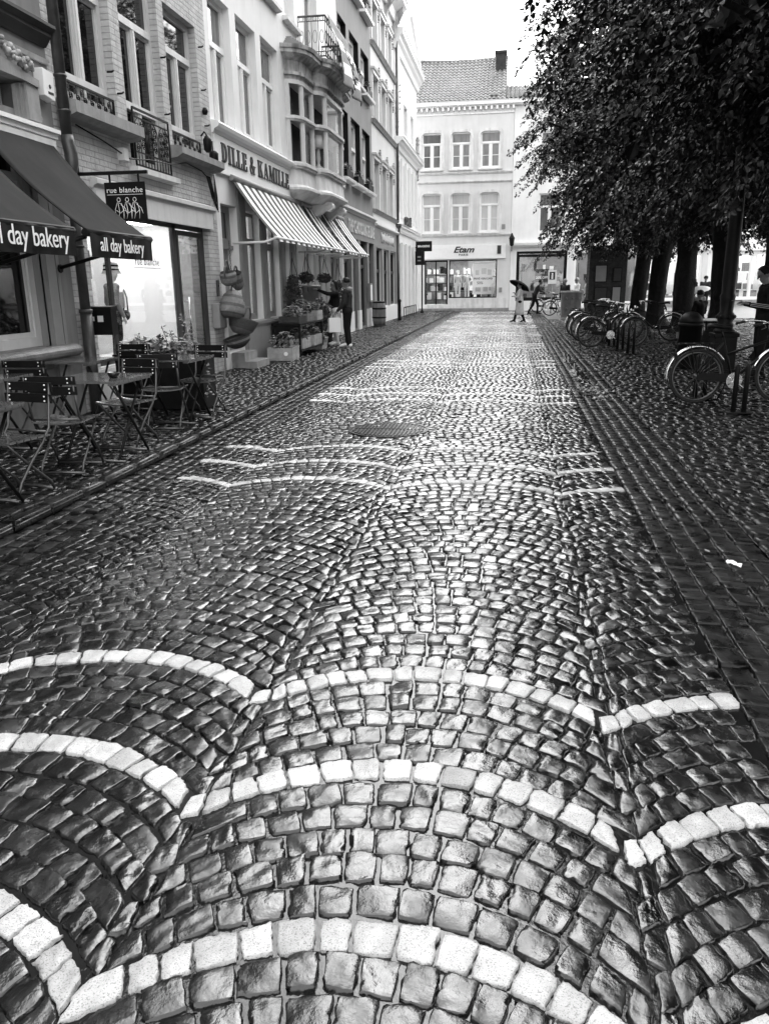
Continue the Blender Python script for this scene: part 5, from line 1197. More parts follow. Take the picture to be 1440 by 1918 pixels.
for k in range(240):
    x,y = r2.gauss(1.08,.10),r2.gauss(11.2,.45); s = r2.uniform(.03,.06); a = r2.random()*6; e = Vector((math.cos(a),math.sin(a),r2.uniform(-.2,.5)))*s; q = Vector((-math.sin(a),math.cos(a),r2.uniform(-.2,.5)))*s*.6; p = Vector((x,y,.004+.02*r2.random())); lf.add([p,p+e*.5+q,p+e,p+e*.5-q],[(0,1,2,3)],2)
tag(lf.build('fallen_leaves',[M['leaf_q'],M['petal_d'],M['leaf_p']]),'wet fallen leaves scattered over the square and gutter','leaves',kind='stuff')
# ------------------------------------------------------------------ trees along the square
def leaf_array(P, A, N_, size, rng):
    """six-vertex folded leaves: P tips' base points, A long axis, N_ normal"""
    n = len(P); A /= np.linalg.norm(A,axis=1,keepdims=True); B = np.cross(N_,A); B /= np.maximum(np.linalg.norm(B,axis=1,keepdims=True),1e-6); Nn = np.cross(A,B)
    s = (size*rng.uniform(.65,1.25,n))[:,None]
    v = np.stack([P, P+A*s*.35+B*s*.40+Nn*s*.10, P+A*s*.75+B*s*.27+Nn*s*.06, P+A*s*1.05-Nn*s*.08, P+A*s*.75-B*s*.27+Nn*s*.06, P+A*s*.35-B*s*.40+Nn*s*.10],1)
    b = np.arange(n)[:,None]*6
    f = np.concatenate([b+np.array([[0,1,2,3]]), b+np.array([[0,3,4,5]])],0)
    return v.reshape(-1,3), f
def crown_mesh(seed, n_tip, per, size):
    g = np.random.default_rng(seed); Rx,Ry,Rz,zc = 4.4,2.9,5.3,6.75; tips = []; lim = []
    while len(tips) < n_tip:
        d = g.normal(0,1,3); d /= np.linalg.norm(d); r = g.uniform(.5,1.0)**.55
        lump = 1+.10*math.sin(d[0]*5+seed)+.10*math.sin(d[1]*6+d[2]*5+seed*2)+.08*math.sin(d[2]*9+d[0]*4)
        p = np.array([d[0]*Rx*r*lump, d[1]*Ry*r*lump, zc+d[2]*Rz*r*lump])
        if p[2] < 2.4+.5*abs(math.sin(p[0]*1.3+seed)): continue
        tips.append((p,d))
    P = []; A = []; N_ = []
    for p,d in tips:
        L_ = g.uniform(.4,.85); out = d*np.array([1,1,.35]); out[2] -= .35+ .3*g.random(); out /= np.linalg.norm(out)
        t = g.uniform(-.5,1,per)**1; side = np.cross(out,[0,0,1]); side /= np.linalg.norm(side)+1e-9
        q = p+out*(t*L_)[:,None]+np.array([0,0,-.16])*(t**2)[:,None]
        sp = g.normal(0,1,per)*(.22*(1.15-t)); up = g.normal(0,.055,per)
        q = q+side*sp[:,None]+np.array([0,0,1.])*up[:,None]
        a = out*.55+side*(np.sign(sp)*.75)[:,None]+g.normal(0,.35,(per,3)); a[:,2] -= .35
        nn = np.array([0,0,1.])+out*.45+g.normal(0,.38,(per,3))
        P.append(q); A.append(a); N_.append(nn)
    P = np.concatenate(P); A = np.concatenate(A); N_ = np.concatenate(N_); keep = P[:,2] > 2.15
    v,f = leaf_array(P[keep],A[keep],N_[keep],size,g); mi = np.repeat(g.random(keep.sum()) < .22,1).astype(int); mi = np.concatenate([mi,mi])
    # dense inside: oversized overlapping leaves, added to block light through the crown
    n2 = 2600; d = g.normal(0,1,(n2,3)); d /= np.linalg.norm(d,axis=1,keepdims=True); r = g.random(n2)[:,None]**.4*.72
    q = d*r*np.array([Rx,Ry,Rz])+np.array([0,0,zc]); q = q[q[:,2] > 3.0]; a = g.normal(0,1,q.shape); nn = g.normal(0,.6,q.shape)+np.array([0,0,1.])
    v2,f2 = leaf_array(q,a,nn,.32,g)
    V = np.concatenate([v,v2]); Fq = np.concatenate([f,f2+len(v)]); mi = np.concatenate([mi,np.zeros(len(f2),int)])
    return V,Fq,mi,tips
def make_tree(label, seed, n_tip=520, per=84, size=.092):
    t = thing('linden_tree',label,'tree',(0,0,0),0,'linden trees along the square')
    V,Fq,mi,tips = crown_mesh(seed,n_tip,per,size)
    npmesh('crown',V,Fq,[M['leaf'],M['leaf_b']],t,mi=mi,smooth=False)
    g = random.Random(seed); tr = MB(); n = 22; m = 26; V = []
    for j in range(m+1):
        z = -.05+5.4*j/m; r = .245+.17*math.exp(-z/.35)+.03*math.sin(z*2.3+seed)+(.07*math.exp(-((z-2.6)/.4)**2))
        for k in range(n):
            a = 6.2832*k/n; rr = r*(1+.09*math.sin(3*a+z*1.1+seed)+.05*math.sin(7*a-z*2)+(.14*math.exp(-z/.3))*math.sin(5*a+seed)); V.append((rr*math.cos(a)+.05*math.sin(z*.9+seed),rr*math.sin(a)+.05*math.cos(z*.7),z))
    tr.add(V,[(j*n+k,j*n+(k+1)%n,(j+1)*n+(k+1)%n,(j+1)*n+k) for j in range(m) for k in range(n)],0,True)
    for k in range(9):      # burrs
        z = g.uniform(.1,2.9); a = g.random()*6.28; r = g.uniform(.07,.13); tr.ball((.19*math.cos(a)+.05*math.sin(z*.9+seed),.19*math.sin(a)+.05*math.cos(z*.7),z),r,6,0,(1,1,1.5))
    to = tr.build('trunk',M['bark'],t)
    br = MB()
    for k in range(14):
        p,d = tips[(k*29)%len(tips)]; z0 = g.uniform(2.5,5.0); q = Vector(p); mid = Vector((q.x*.45,q.y*.45,z0+(q.z-z0)*.35+.5))
        br.tube([(0,0,z0),mid*.5+Vector((0,0,z0*.5)),mid,q],[.13,.10,.06,.02],7)
    br.build('limbs',M['bark'],t)
    return t
TX = 4.75
ta = make_tree('linden tree whose leafy edge hangs lowest near the dark framed shop, farthest of the row',11); ta.location = (TX,32,0)
tb = make_tree('linden tree with a straight dark trunk seen left of the thickest trunk',23); tb.location = (TX,28,0)
dup(ta,'linden tree with the thickest burred trunk, behind the litter bin',(TX+.05,24.2,0),2.2)
dup(tb,'linden tree whose trunk is hidden behind the lamp post',(TX,20,0),3.6)
dup(ta,'linden tree hanging over the man with the phone',(TX+.05,16,0),4.4)
tn = make_tree('nearest linden tree, only its dark leafy branches at the upper right in view',37,560,84,.088); tn.location = (TX,11.6,0)
dup(tb,'linden tree overhead at the right, its hanging leaves reaching the top right corner',(5.45,7.9,0),5.3)
dup(ta,'linden tree beside the viewer, mostly out of the picture at the right',(5.8,3.6,0),1.2)
for k,(x,y) in enumerate(((10.6,8.5),(10.8,14.0),(10.9,2.5))): dup((tb,ta,tn)[k] if k < 2 else ta,('linden tree added outside the picture to block light from the right, nearer the lamp post','linden tree added outside the picture to block light from the right, beyond the lamp post','linden tree added outside the picture to block light from the right, beside the viewer')[k],(x,y,0),.7+k)  # unseen trees added to keep side light off the crowns and ground
# low bough of the nearest tree with separate leaves against the gloom
g = np.random.default_rng(3); P = []; A = []; N_ = []; bm_ = MB()
for (s,e) in (((4.6,10.5,4.2),(2.9,7.2,3.0)),((4.6,10.5,4.6),(3.2,6.6,3.5)),((4.7,10.6,5.0),(2.6,7.8,4.0)),((4.7,10.6,3.8),(3.6,7.4,2.75)),((4.7,11,5.0),(2.0,8.8,4.5))):
    s,e = Vector(s),Vector(e); pts = [s.lerp(e,k/8)+Vector((0,0,.35*math.sin(math.pi*k/8)-.25*(k/8)**2)) for k in range(9)]; bm_.tube([p-Vector((TX,11.6,0)) for p in pts],[.05*(1-k/9)+.006 for k in range(9)],6)
    for k in range(170):
        t_ = g.uniform(.25,1.02); i = min(7,int(t_*8)); p = pts[i].lerp(pts[i+1],min(1,t_*8-i)); dv = (e-s).normalized(); sd = dv.cross(Vector((0,0,1))).normalized()*g.choice([-1,1]); o_ = sd*abs(g.normal(0,.28))+Vector((0,0,g.normal(-.08,.14)))
        P.append(p+o_); A.append(sd*.7+dv*.5+Vector((0,0,-.5+g.normal(0,.3)))); N_.append(Vector((g.normal(0,.4),g.normal(0,.4),1)))
v,f = leaf_array(np.array([tuple(x) for x in P])-np.array([TX,11.6,0]),np.array([tuple(x) for x in A]),np.array([tuple(x) for x in N_]),.092,g)
bo = bm_.build('bough',M['bark'],tn); npmesh('leaves',v,f,[M['leaf'],M['leaf_b']],bo,mi=(np.arange(len(f))%len(P)%3==0).astype(int),smooth=False)

# ------------------------------------------------------------------ street furniture on the square
t = thing('lamp_post','dark ornate cast iron lamp post with ringed base by the near bicycle','lamp post',(3.33,13.5,0)); b = MB()
b.box(WORLD,-.17,.17,0,.62,-.17,.17).box(WORLD,-.2,.2,0,.08,-.2,.2).box(WORLD,-.19,.19,.58,.64,-.19,.19); b.build('pedestal',M['black'],t,bevel=.008)
MB().lathe((0,0,.64),[(.17,0),(.17,.04),(.13,.07),(.14,.12),(.11,.16),(.135,.22),(.135,.27),(.10,.32),(.11,.5),(.12,.56),(.10,.6),(.105,.8),(.10,1.6),(.095,2.6),(.09,2.62),(.11,2.66),(.085,2.72),(.07,4.6)],16).build('shaft',M['iron'],t)
t2 = MB()
for k in range(8): a = k*math.pi/4; t2.ball((.125*math.cos(a),.125*math.sin(a),.64+.245),.035,4)
t2.build('ornament',M['iron'],t)
t = thing('litter_bin','black litter bin with a domed hood left of the lamp post','bin',(2.98,14.3,0)); MB().lathe((0,0,0),[(.17,0),(.19,.04),(.19,.70),(.21,.70),(.21,.76),(.19,.76)],16).build('body',M['black'],t); MB().lathe((0,0,.76),[(.19,0),(.2,.03),(.17,.10),(.10,.16),(.02,.18),(1e-4,.18)],16).build('hood',M['iron'],t)
MB().box(WORLD,-.21,-.19,.5,.6,-.06,.06).build('plate',M['steel'],t)
t = thing('wooden_box_planter','tall panelled wooden box standing at the road edge beyond the bicycles','planter',(2.36,34.2,0)); b = MB().box(WORLD,-.38,.38,.06,1.02,-.38,.38)
for k in range(4): b.box(WORLD,-.38+.195*k+.01,-.38+.195*k+.175,.14,.95,-.395,-.38)
b.build('panels',M['wood'],t); MB().box(WORLD,-.42,.42,1.02,1.08,-.42,.42).box(WORLD,-.42,.42,0,.06,-.42,.42).build('rim',M['wood_pale'],t); b = MB()
for (x,z) in ((-.2,.8),(.05,.8),(.28,.8),(-.2,.4),(.1,.4)): b.ball((x,-.4,z),.05,5)
b.build('knob',M['wood'],t)
t = thing('kiosk','dark brick kiosk with framed notices between the trees','kiosk',(3.85,35.6,0)); b = MB().box(WORLD,-.75,.75,0,2.7,-.6,.6); b.build('body',M['brick_dark'],t); MB().box(WORLD,-.85,.85,2.7,2.85,-.7,.7).build('roof',M['black'],t)
for (x,z,w_,h,mm) in ((-.28,1.75,.42,.62,'card'),(-.25,.85,.46,.68,'darkpaint'),(.38,1.7,.3,.5,'darkpaint'),(.38,.9,.3,.6,'greypaint')):
    f_ = MB().box(WORLD,x-w_/2-.03,x+w_/2+.03,z-h/2-.03,z+h/2+.03,-.63,-.6).build('frame',M['black'],t); pb = MB().box(WORLD,x-w_/2,x+w_/2,z-h/2,z+h/2,-.634,-.63); pb.build('notice',M['greypaint' if mm=='card' else mm],f_)
def rack(label,loc,rz=0,src=[None]):
    if src[0]: return dup(src[0],label,loc,rz)
    t = thing('bike_stand',label,'bike stand',loc,rz,'paired post bike stands')
    for x in (-.055,.055): MB().lathe((x,0,0),[(.028,0),(.028,.5),(.02,.53),(1e-4,.535)],10).build('post',M['black'],t)
    MB().box(WORLD,-.14,.14,0,.012,-.07,.07).build('foot_plate',M['black'],t); src[0] = t; return t
rack('paired post bike stand nearest the camera at the right edge',(2.53,9.3,.015)); rack('paired post bike stand behind the rear wheel of the near bicycle',(2.36,10.45,.015))
rack('paired post bike stand nearest the camera in the group of parked bicycles',(2.40,16.9,.015)); rack('second paired post bike stand of the parked group',(2.33,18.0,.015)); rack('third paired post bike stand of the parked group',(2.28,19.1,.015)); rack('fourth paired post bike stand of the parked group',(2.24,20.2,.015))
# bicycles
def bicycle(label, loc, rz, src={}, frame='black', fender='chrome', key=0):
    if key in src: return dup(src[key],label,loc,rz)
    t = thing('bicycle',label,'bicycle',loc,rz,'bicycles parked on the square'); r = .325; wb = 1.0
    RX = Matrix.Rotation(math.pi/2,3,'X')
    for x,nm in ((0,'wheel'),(wb,'wheel')):
        w_ = MB().lathe((x,0,r),[(.018,-.05),(.03,-.045),(.02,-.02),(.02,.02),(.03,.045),(.018,.05)],8,0,True,RX).build(nm,M['steel'],t)
        MB().tube([(x+(r-.02)*math.cos(a),0,r+(r-.02)*math.sin(a)) for a in np.linspace(0,6.2832,41)[:-1]],.0155,8,close=True).build('tyre',M['rubber'],w_)
        MB().tube([(x+(r-.045)*math.cos(a),0,r+(r-.045)*math.sin(a)) for a in np.linspace(0,6.2832,41)[:-1]],.011,6,close=True).build('rim',M['steel'],w_)
        sp = MB()
        for k in range(28):
            a = 6.2832*k/28; s = .03 if k%2 else -.03; b = a+(.5 if k%4 < 2 else -.5); sp.tube([(x+.025*math.cos(b),s,r+.025*math.sin(b)),(x+(r-.05)*math.cos(a),0,r+(r-.05)*math.sin(a))],.0022,3,cap=False)
        sp.build('spokes',M['steel'],w_)
        MB().tube([(x+(r+.028)*math.cos(a),0,r+(r+.028)*math.sin(a)) for a in (np.linspace(.5,3.35,22) if x == 0 else np.linspace(.9,2.9,18))],[.02]*(22 if x == 0 else 18),6).build('mudguard',M[fender],t)
    bb = (.42,0,.28); st = (.27,0,.78); hd = (.80,0,.80); hl = (.84,0,.64)
    f_ = MB().tube([bb,st],.015,8).tube([st,(.24,0,.86)],.012,8).tube([hl,hd],.018,8).tube([bb,hl],.018,8).tube([(.33,0,.58),(.80,0,.74)],.015,8)
    for s in (-1,1): f_.tube([(0,s*.06,r),(.40,s*.04,.28)],.009,6).tube([(0,s*.06,r),(.28,s*.02,.72)],.008,6)
    f_.build('frame',M[frame],t); fk = MB().tube([hd,(.785,0,.86)],.016,8)
    for s in (-1,1): fk.tube([(.845,s*.03,.62),(.90,s*.055,.45),(wb,s*.06,r)],.011,6)
    fk.build('fork',M[frame],t)
    hb = MB().tube([(.785,0,.86),(.80,0,.92)],.013,8).tube([(.56,-.27,.93),(.66,-.25,.96),(.78,-.14,.95),(.81,0,.92),(.78,.14,.95),(.66,.25,.96),(.56,.27,.93)],.011,8).build('handlebar',M['chrome'],t)
    for s in (-1,1): MB().tube([(.50,s*.272,.925),(.60,s*.262,.945)],.016,8).build('grip',M['rubber'],hb); MB().tube([(.62,s*.25,.95),(.66,s*.23,.90),(.60,s*.25,.88)],.005,5).build('brake_lever',M['steel'],hb)
    s_ = MB(); V = []
    for j,(x,w_,z) in enumerate(((.08,.03,.90),(.10,.09,.915),(.16,.105,.915),(.24,.07,.90),(.32,.032,.90),(.36,.016,.895))):
        for k in range(8): a = 6.2832*k/8; V.append((x,w_*math.cos(a),z+.028*math.sin(a)))
    s_.add(V,[(j*8+k,j*8+(k+1)%8,(j+1)*8+(k+1)%8,(j+1)*8+k) for j in range(5) for k in range(8)]+[tuple(range(8)),tuple(range(40,48))],0,True).build('saddle',M['black'],t)
    cg = MB().prism(Fr((0,-.06,0),(1,0,0),(0,1,0)),[(-.02,.30),(-.01,.35),(.03,.37),(.40,.355),(.48,.33),(.50,.29),(.44,.30),(.36,.26),(.02,.29)],-.012,.012).build('chain_guard',M[frame],t)
    cw = MB().lathe((bb[0],-.075,bb[2]),[(.085,-.004),(.095,-.004),(.095,.004),(.085,.004)],20,0,False,RX)
    for k in range(5): a = 6.2832*k/5; cw.tube([bb[:1]+(-.075,)+bb[2:],(bb[0]+.09*math.cos(a),-.075,bb[2]+.09*math.sin(a))],.009,4)
    cw.tube([(bb[0],-.09,bb[2]),(bb[0]+.12,-.095,bb[2]-.10)],.011,6).tube([(bb[0],.09,bb[2]),(bb[0]-.12,.095,bb[2]+.10)],.011,6); cw.build('crank',M['chrome'],t)
    for s in (-1,1): MB().box(WORLD,bb[0]-s*.12-.04,bb[0]-s*.12+.04,bb[2]+s*.10-.012,bb[2]+s*.10+.012,s*.095 if s > 0 else -.185,.185 if s > 0 else -.095).build('pedal',M['rubber'],t)
    ck = MB().tube([(-.22,-.06,.71),(.20,-.06,.71)],.007,5).tube([(-.22,.06,.71),(.20,.06,.71)],.007,5).tube([(-.22,-.06,.71),(-.24,0,.70),(-.22,.06,.71)],.007,5)
    for x in (-.15,-.05,.05,.15): ck.tube([(x,-.06,.71),(x,.06,.71)],.006,5)
    for s in (-1,1): ck.tube([(0,s*.065,r),(-.12,s*.06,.71)],.006,5).tube([(0,s*.065,r),(.1,s*.06,.71)],.006,5)
    ck.build('luggage_rack',M['iron'],t)
    MB().box(WORLD,-.285,-.25,.52,.60,-.03,.03).build('tail_lamp',M['black'],t); MB().lathe((.90,0,.80),[(.02,-.04),(.04,-.02),(.045,.03),(.04,.035)],10,0,True,Matrix.Rotation(math.pi/2,3,'Y')).build('headlamp',M['chrome'],t)
    MB().tube([(.38,.06,.25),(.34,.2,.012)],.009,5).build('kickstand',M['iron'],t)
    src[key] = t; return t
bicycle('black bicycle with a bright rear mudguard at the right edge, nearest the camera',(2.20,10.0,.015),.10)
bicycle('bicycle nearest the camera in the parked group, its rear wheel toward the road',(1.76,18.6,.015),.24)
bicycle('second bicycle of the parked group, pale mudguard showing behind the first',(1.74,20.4,.015),.2)
bicycle('third bicycle of the parked group, mostly hidden by the first two',(1.72,21.9,.015),.26)
bicycle('bicycle of the parked group facing the other way, front wheel out by the trunk',(3.85,20.6,.015),2.7)
bicycle('fourth bicycle of the parked group with only its handlebar showing behind the others',(1.9,23.6,.015),.15)
bicycle('dark bicycle left of the tall wooden box',(1.62,36.4,.015),.0)
bicycle('dark bicycle behind the one beside the wooden box, farthest from the camera',(1.2,40.5,.005),-.1)
# terrace table at the right edge
t = thing('terrace_table','round pale terrace table behind the lamp post','table',(4.0,16.6,.015)); MB().lathe((0,0,0),[(.25,0),(.25,.02),(.03,.04),(.03,.66),(.08,.67)],14).build('leg',M['iron'],t); MB().lathe((0,0,.67),[(.38,0),(.39,.01),(.39,.025),(1e-4,.025)],24).build('tabletop',M['paper'],t)
# ------------------------------------------------------------------ people
def capsule(mb, a, b, ra, rb, n=10):
    a,b = Vector(a),Vector(b); d = b-a; L_ = d.length
    if L_ < 1e-6: return
    q = d.to_track_quat('Z','Y').to_matrix(); pr = [(max(1e-4,ra*math.sin(x)),-ra*math.cos(x)) for x in np.linspace(0,math.pi/2,5)]+[(max(1e-4,rb*math.cos(x)),L_+rb*math.sin(x)) for x in np.linspace(0,math.pi/2,5)]
    mb.lathe(a,pr,n,0,True,q)
def lerp(a,b,t): return tuple(x+(y-x)*t for x,y in zip(a,b))
def person(label, loc, rz, h=1.58, pose=None, top='cloth_k', legs='cloth_k', shoes='black', sleeve=None, hair='hair', hairlong=0, cap=None, bulk=1.0, vox=.011, stripes=False, hood=None, coat=None, kid=None):
    """one continuous remeshed body in local space (faces +Y, x to its right), clothing by zone; hair, hood and coat are children"""
    J = dict(hipL=(-.055,0,.52),hipR=(.055,0,.52),kneeL=(-.058,.012,.285),kneeR=(.058,.012,.285),ankL=(-.058,-.01,.05),ankR=(.058,-.01,.05),toeL=(-.066,.10,.022),toeR=(.066,.10,.022),
             pel=(0,0,.55),waist=(0,.004,.63),chest=(0,0,.745),neck=(0,-.006,.83),head=(0,.012,.93),
             shL=(-.112,-.004,.80),shR=(.112,-.004,.80),elL=(-.135,-.015,.635),elR=(.135,-.015,.635),wrL=(-.13,.05,.49),wrR=(.13,.05,.49),hdL=None,hdR=None)
    if pose: J.update(pose)
    for s in 'LR':
        if J['hd'+s] is None: J['hd'+s] = tuple(Vector(J['wr'+s])+(Vector(J['wr'+s])-Vector(J['el'+s])).normalized()*.06)
    S = {k:Vector(v)*h for k,v in J.items()}; b_ = bulk; B = []
    def bone(a,b,ra,rb,m): B.append((S[a] if isinstance(a,str) else a, S[b] if isinstance(b,str) else b, ra*h, rb*h, m))
    sl = sleeve or top
    for s in 'LR':
        bone('hip'+s,'knee'+s,.054*b_,.038*b_,legs); bone('knee'+s,'ank'+s,.036*b_,.027*b_,legs); bone('ank'+s,'toe'+s,.025,.021,shoes)
        heel = S['ank'+s]+(S['ank'+s]-S['toe'+s])*.22; heel.z = min(S['toe'+s].z,S['ank'+s].z-.02*h); B.append((S['ank'+s],heel,.024*h,.021*h,shoes))
        bone('chest','sh'+s,.062,.042*b_,top); bone('sh'+s,'el'+s,.036*b_,.029*b_,sl); bone('el'+s,'wr'+s,.028*b_,.02*b_,sl)
    bone('pel','hipL',.07*b_,.06*b_,legs); bone('pel','hipR',.07*b_,.06*b_,legs)
    bone('pel','waist',.068*b_,.064*b_,top); bone('waist','chest',.066*b_,.074*b_,top); bone('chest','neck',.06,.034,top); bone('neck','head',.03,.032,'skin')
    hd = S['head']; face = pose.get('face') if pose and 'face' in pose else (0,1,0); f = Vector(face).normalized(); up = Vector((0,0,1)); rt = f.cross(up).normalized(); up = rt.cross(f)
    B += [(hd-f*.012*h+up*.012*h,hd+f*.006*h+up*.018*h,.052*h,.05*h,'skin'),(hd+f*.012*h-up*.02*h,hd+f*.026*h-up*.046*h,.038*h,.024*h,'skin')]
    B += [(hd+f*.05*h+up*.006*h,hd+f*.064*h-up*.014*h,.006*h,.0095*h,'skin')]                     # nose
    B += [(hd+f*.048*h-up*.030*h-rt*.012*h,hd+f*.048*h-up*.030*h+rt*.012*h,.006*h,.006*h,'skin')]  # mouth
    B += [(hd+f*.046*h+up*.016*h-rt*.026*h,hd+f*.046*h+up*.016*h+rt*.026*h,.0085*h,.0085*h,'skin')]  # brow
    for s in (-1,1): B += [(hd+rt*s*.05*h+up*.012*h,hd+rt*s*.053*h-up*.012*h,.010*h,.008*h,'skin')]
    for s,sg in (('L',-1),('R',1)):      # palm, four bent fingers of different length, thumb
        w_,e = S['wr'+s],S['hd'+s]; d = (e-w_).normalized(); lat = d.cross(Vector((0,0,1)))
        if lat.length < .2: lat = Vector((0,1,0))
        lat.normalize(); pn = lat.cross(d).normalized()
        if pn.z > 0: pn = -pn
        pc = w_+d*.028*h
        for q in (-.012,0,.012): B.append((w_+lat*q*h*.6,w_+d*.05*h+lat*q*h,.0105*h,.0095*h,'skin'))
        for q,L_ in ((-.018,.036),(-.006,.045),(.006,.047),(.018,.041)):
            k0 = w_+d*.053*h+lat*q*h; k1 = k0+(d*.85+pn*.5).normalized()*L_*.5*h; k2 = k1+(d*.45+pn*.9).normalized()*L_*.5*h
            B.append((k0,k1,.0066*h,.006*h,'skin')); B.append((k1,k2,.006*h,.0052*h,'skin'))
        tb_ = w_+d*.018*h+lat*.017*h*(1 if sg < 0 else -1)
        sd = lat*(1 if sg < 0 else -1); B.append((tb_,tb_+(d*.6+sd*.6+pn*.4).normalized()*.026*h,.0085*h,.0075*h,'skin')); B.append((tb_+(d*.6+sd*.6+pn*.4).normalized()*.026*h,tb_+(d*.6+sd*.6+pn*.4).normalized()*.026*h+(d*.9+pn*.4).normalized()*.02*h,.0072*h,.006*h,'skin'))
    mb = MB()
    for a,b,ra,rb,m in B: capsule(mb,a,b,ra,rb)
    me = bpy.data.meshes.new('body'); me.from_pydata(mb.v,[],mb.f); ob = bpy.data.objects.new('body',me); COL.objects.link(ob)
    md = ob.modifiers.new('r','REMESH'); md.mode = 'VOXEL'; md.voxel_size = vox*h/1.58; md.use_smooth_shade = True
    sm = ob.modifiers.new('s','SMOOTH'); sm.factor = .5; sm.iterations = 2
    bpy.context.view_layer.update(); me2 = bpy.data.meshes.new_from_object(ob.evaluated_get(bpy.context.evaluated_depsgraph_get()))
    bpy.data.objects.remove(ob); bpy.data.meshes.remove(me); me2.name = 'body'; me2.materials.clear()
    names = []
    for x in B:
        if x[4] not in names: names.append(x[4])
    for nme in names: me2.materials.append(M[nme])
    n = len(me2.polygons); C = np.empty(n*3); me2.polygons.foreach_get('center',C); C = C.reshape(-1,3); best = np.full(n,1e9); mi = np.zeros(n,int)
    for a,b,ra,rb,m in B:
        a_,d_ = np.array(a),np.array(b-a); L2 = max(1e-9,d_@d_); tt = np.clip(((C-a_)@d_)/L2,0,1); ds = np.linalg.norm(C-a_-tt[:,None]*d_,axis=1)-(ra+(rb-ra)*tt)
        k = ds < best; best[k] = ds[k]; mi[k] = names.index(m)
    me2.polygons.foreach_set('material_index',mi); me2.polygons.foreach_set('use_smooth',np.ones(n,bool)); me2.update()
    t = thing('person',label,'person',loc,rz); o = bpy.data.objects.new('body',me2); COL.objects.link(o); o.parent = t
    # eyes
    e = MB()
    for s in (-1,1): e.ball(hd+f*.0505*h+up*.006*h+rt*s*.019*h,.0055*h,4)
    e.build('eyes',M['black'],t)
    hm = MB(); V = []; N1,N2 = 12,20
    for j in range(N1+1):
        th = math.pi*.60*j/N1
        for k in range(N2):
            a = 6.2832*k/N2; v = up*math.cos(th)+(f*math.cos(a)+rt*math.sin(a))*math.sin(th); front = max(0,v.dot(f)); r = .062 if j < N1 else .057
            p = hd+up*.016*h-f*.006*h+Vector(v)*r*h*(1+.04*math.sin(a*7+j*2.1))
            if front > .5 and th > .9: p = p-f*.03*h*(front-.3)+up*.018*h
            if hairlong and j > 7 and v.dot(f) < .2: p = p-up*hairlong*h*(j-7)/5
            V.append(p)
    hm.add(V,[(j*N2+k,j*N2+(k+1)%N2,(j+1)*N2+(k+1)%N2,(j+1)*N2+k) for j in range(N1) for k in range(N2)],0,True).build('hair',M[hair],t)
    if hood:
        hb = MB(); c = S['neck']-Vector(f)*.035*h+Vector((0,0,.005*h)); hb.ball(c,.062*h,6,0,(1.25,.75,.62)); hb.build('hood',M[hood],t)
    if coat:     # (material, waist radius, hem radius, hem height)
        cm,r0,r1,zh = coat; V = []; K = 24; top_ = S['waist'].z+.04*h
        for j in range(9):
            q = j/8; z = top_+(zh*h-top_)*q; r = (r0+(r1-r0)*q**.8)*h; c = S['waist'].lerp((S['ankL']+S['ankR'])*.5,q)
            for k in range(K): a = 6.2832*k/K; rr = r*(1+.07*q*math.sin(a*5+j*.4)); V.append((c.x+rr*math.cos(a)*1.05,c.y*q+rr*math.sin(a)*.86,z))
        mb = MB().add(V,[(j*K+k,j*K+(k+1)%K,(j+1)*K+(k+1)%K,(j+1)*K+k) for j in range(8) for k in range(K)],0,True); so = mb.build('coat_skirt',M[cm],t); x = so.modifiers.new('t','SOLIDIFY'); x.thickness = .012
    if stripes:
        for s in 'LR':
            sb = MB(); a,b,c = S['sh'+s],S['el'+s],S['wr'+s]; out = Vector((-1 if s=='L' else 1,0,0))
            for q in (-.010,.004,.018):
                P = []
                for (p0,p1,r0,r1) in ((a,b,.036,.029),(b,c,.028,.02)):
                    d = (p1-p0).normalized(); n_ = (out-d*out.dot(d)).normalized(); m_ = d.cross(n_)
                    for i in range(6): x = i/5; P.append(p0.lerp(p1,x)+(n_*((r0+(r1-r0)*x)*b_+.001)+m_*q)*h)
                sb.tube(P,.0028*h,4)
            sb.build('sleeve_stripes',M['cloth_l'],t)
    t['S'] = 0; del t['S']
    return t,S
def world(t,v): return Matrix.Translation(t.location)@Matrix.Rotation(t.rotation_euler.z,4,'Z')@Vector(v)
# man with the phone (faces -X)
h = 1.62
man,S = person('man in a dark striped tracksuit looking down at his phone at the right edge',(3.74,12.95,.015),math.pi/2,h,dict(elL=(-.16,.0,.635),wrL=(-.085,.15,.66),elR=(.16,.0,.635),wrR=(.05,.165,.665),hdL=(-.055,.205,.68),hdR=(.02,.215,.685),head=(0,.04,.925),neck=(0,.006,.83),face=(0,1,-.42),kneeL=(-.06,.02,.285),ankR=(.075,-.05,.05),toeR=(.09,.05,.022)),top='cloth_k',legs='cloth_k',stripes=True,bulk=1.12,vox=.009)
p = world(man,Vector((-.012,.222,.695))*h); t = thing('phone','dark phone held in both hands by the man in the tracksuit','phone',p,math.pi/2); MB().box(WORLD,-.035,.035,-.004,.004,-.01,.13).build('case',M['black'],t,bevel=.002); MB().box(WORLD,-.032,.032,.0042,.0048,-.005,.125).build('screen',M['greypaint'],t)
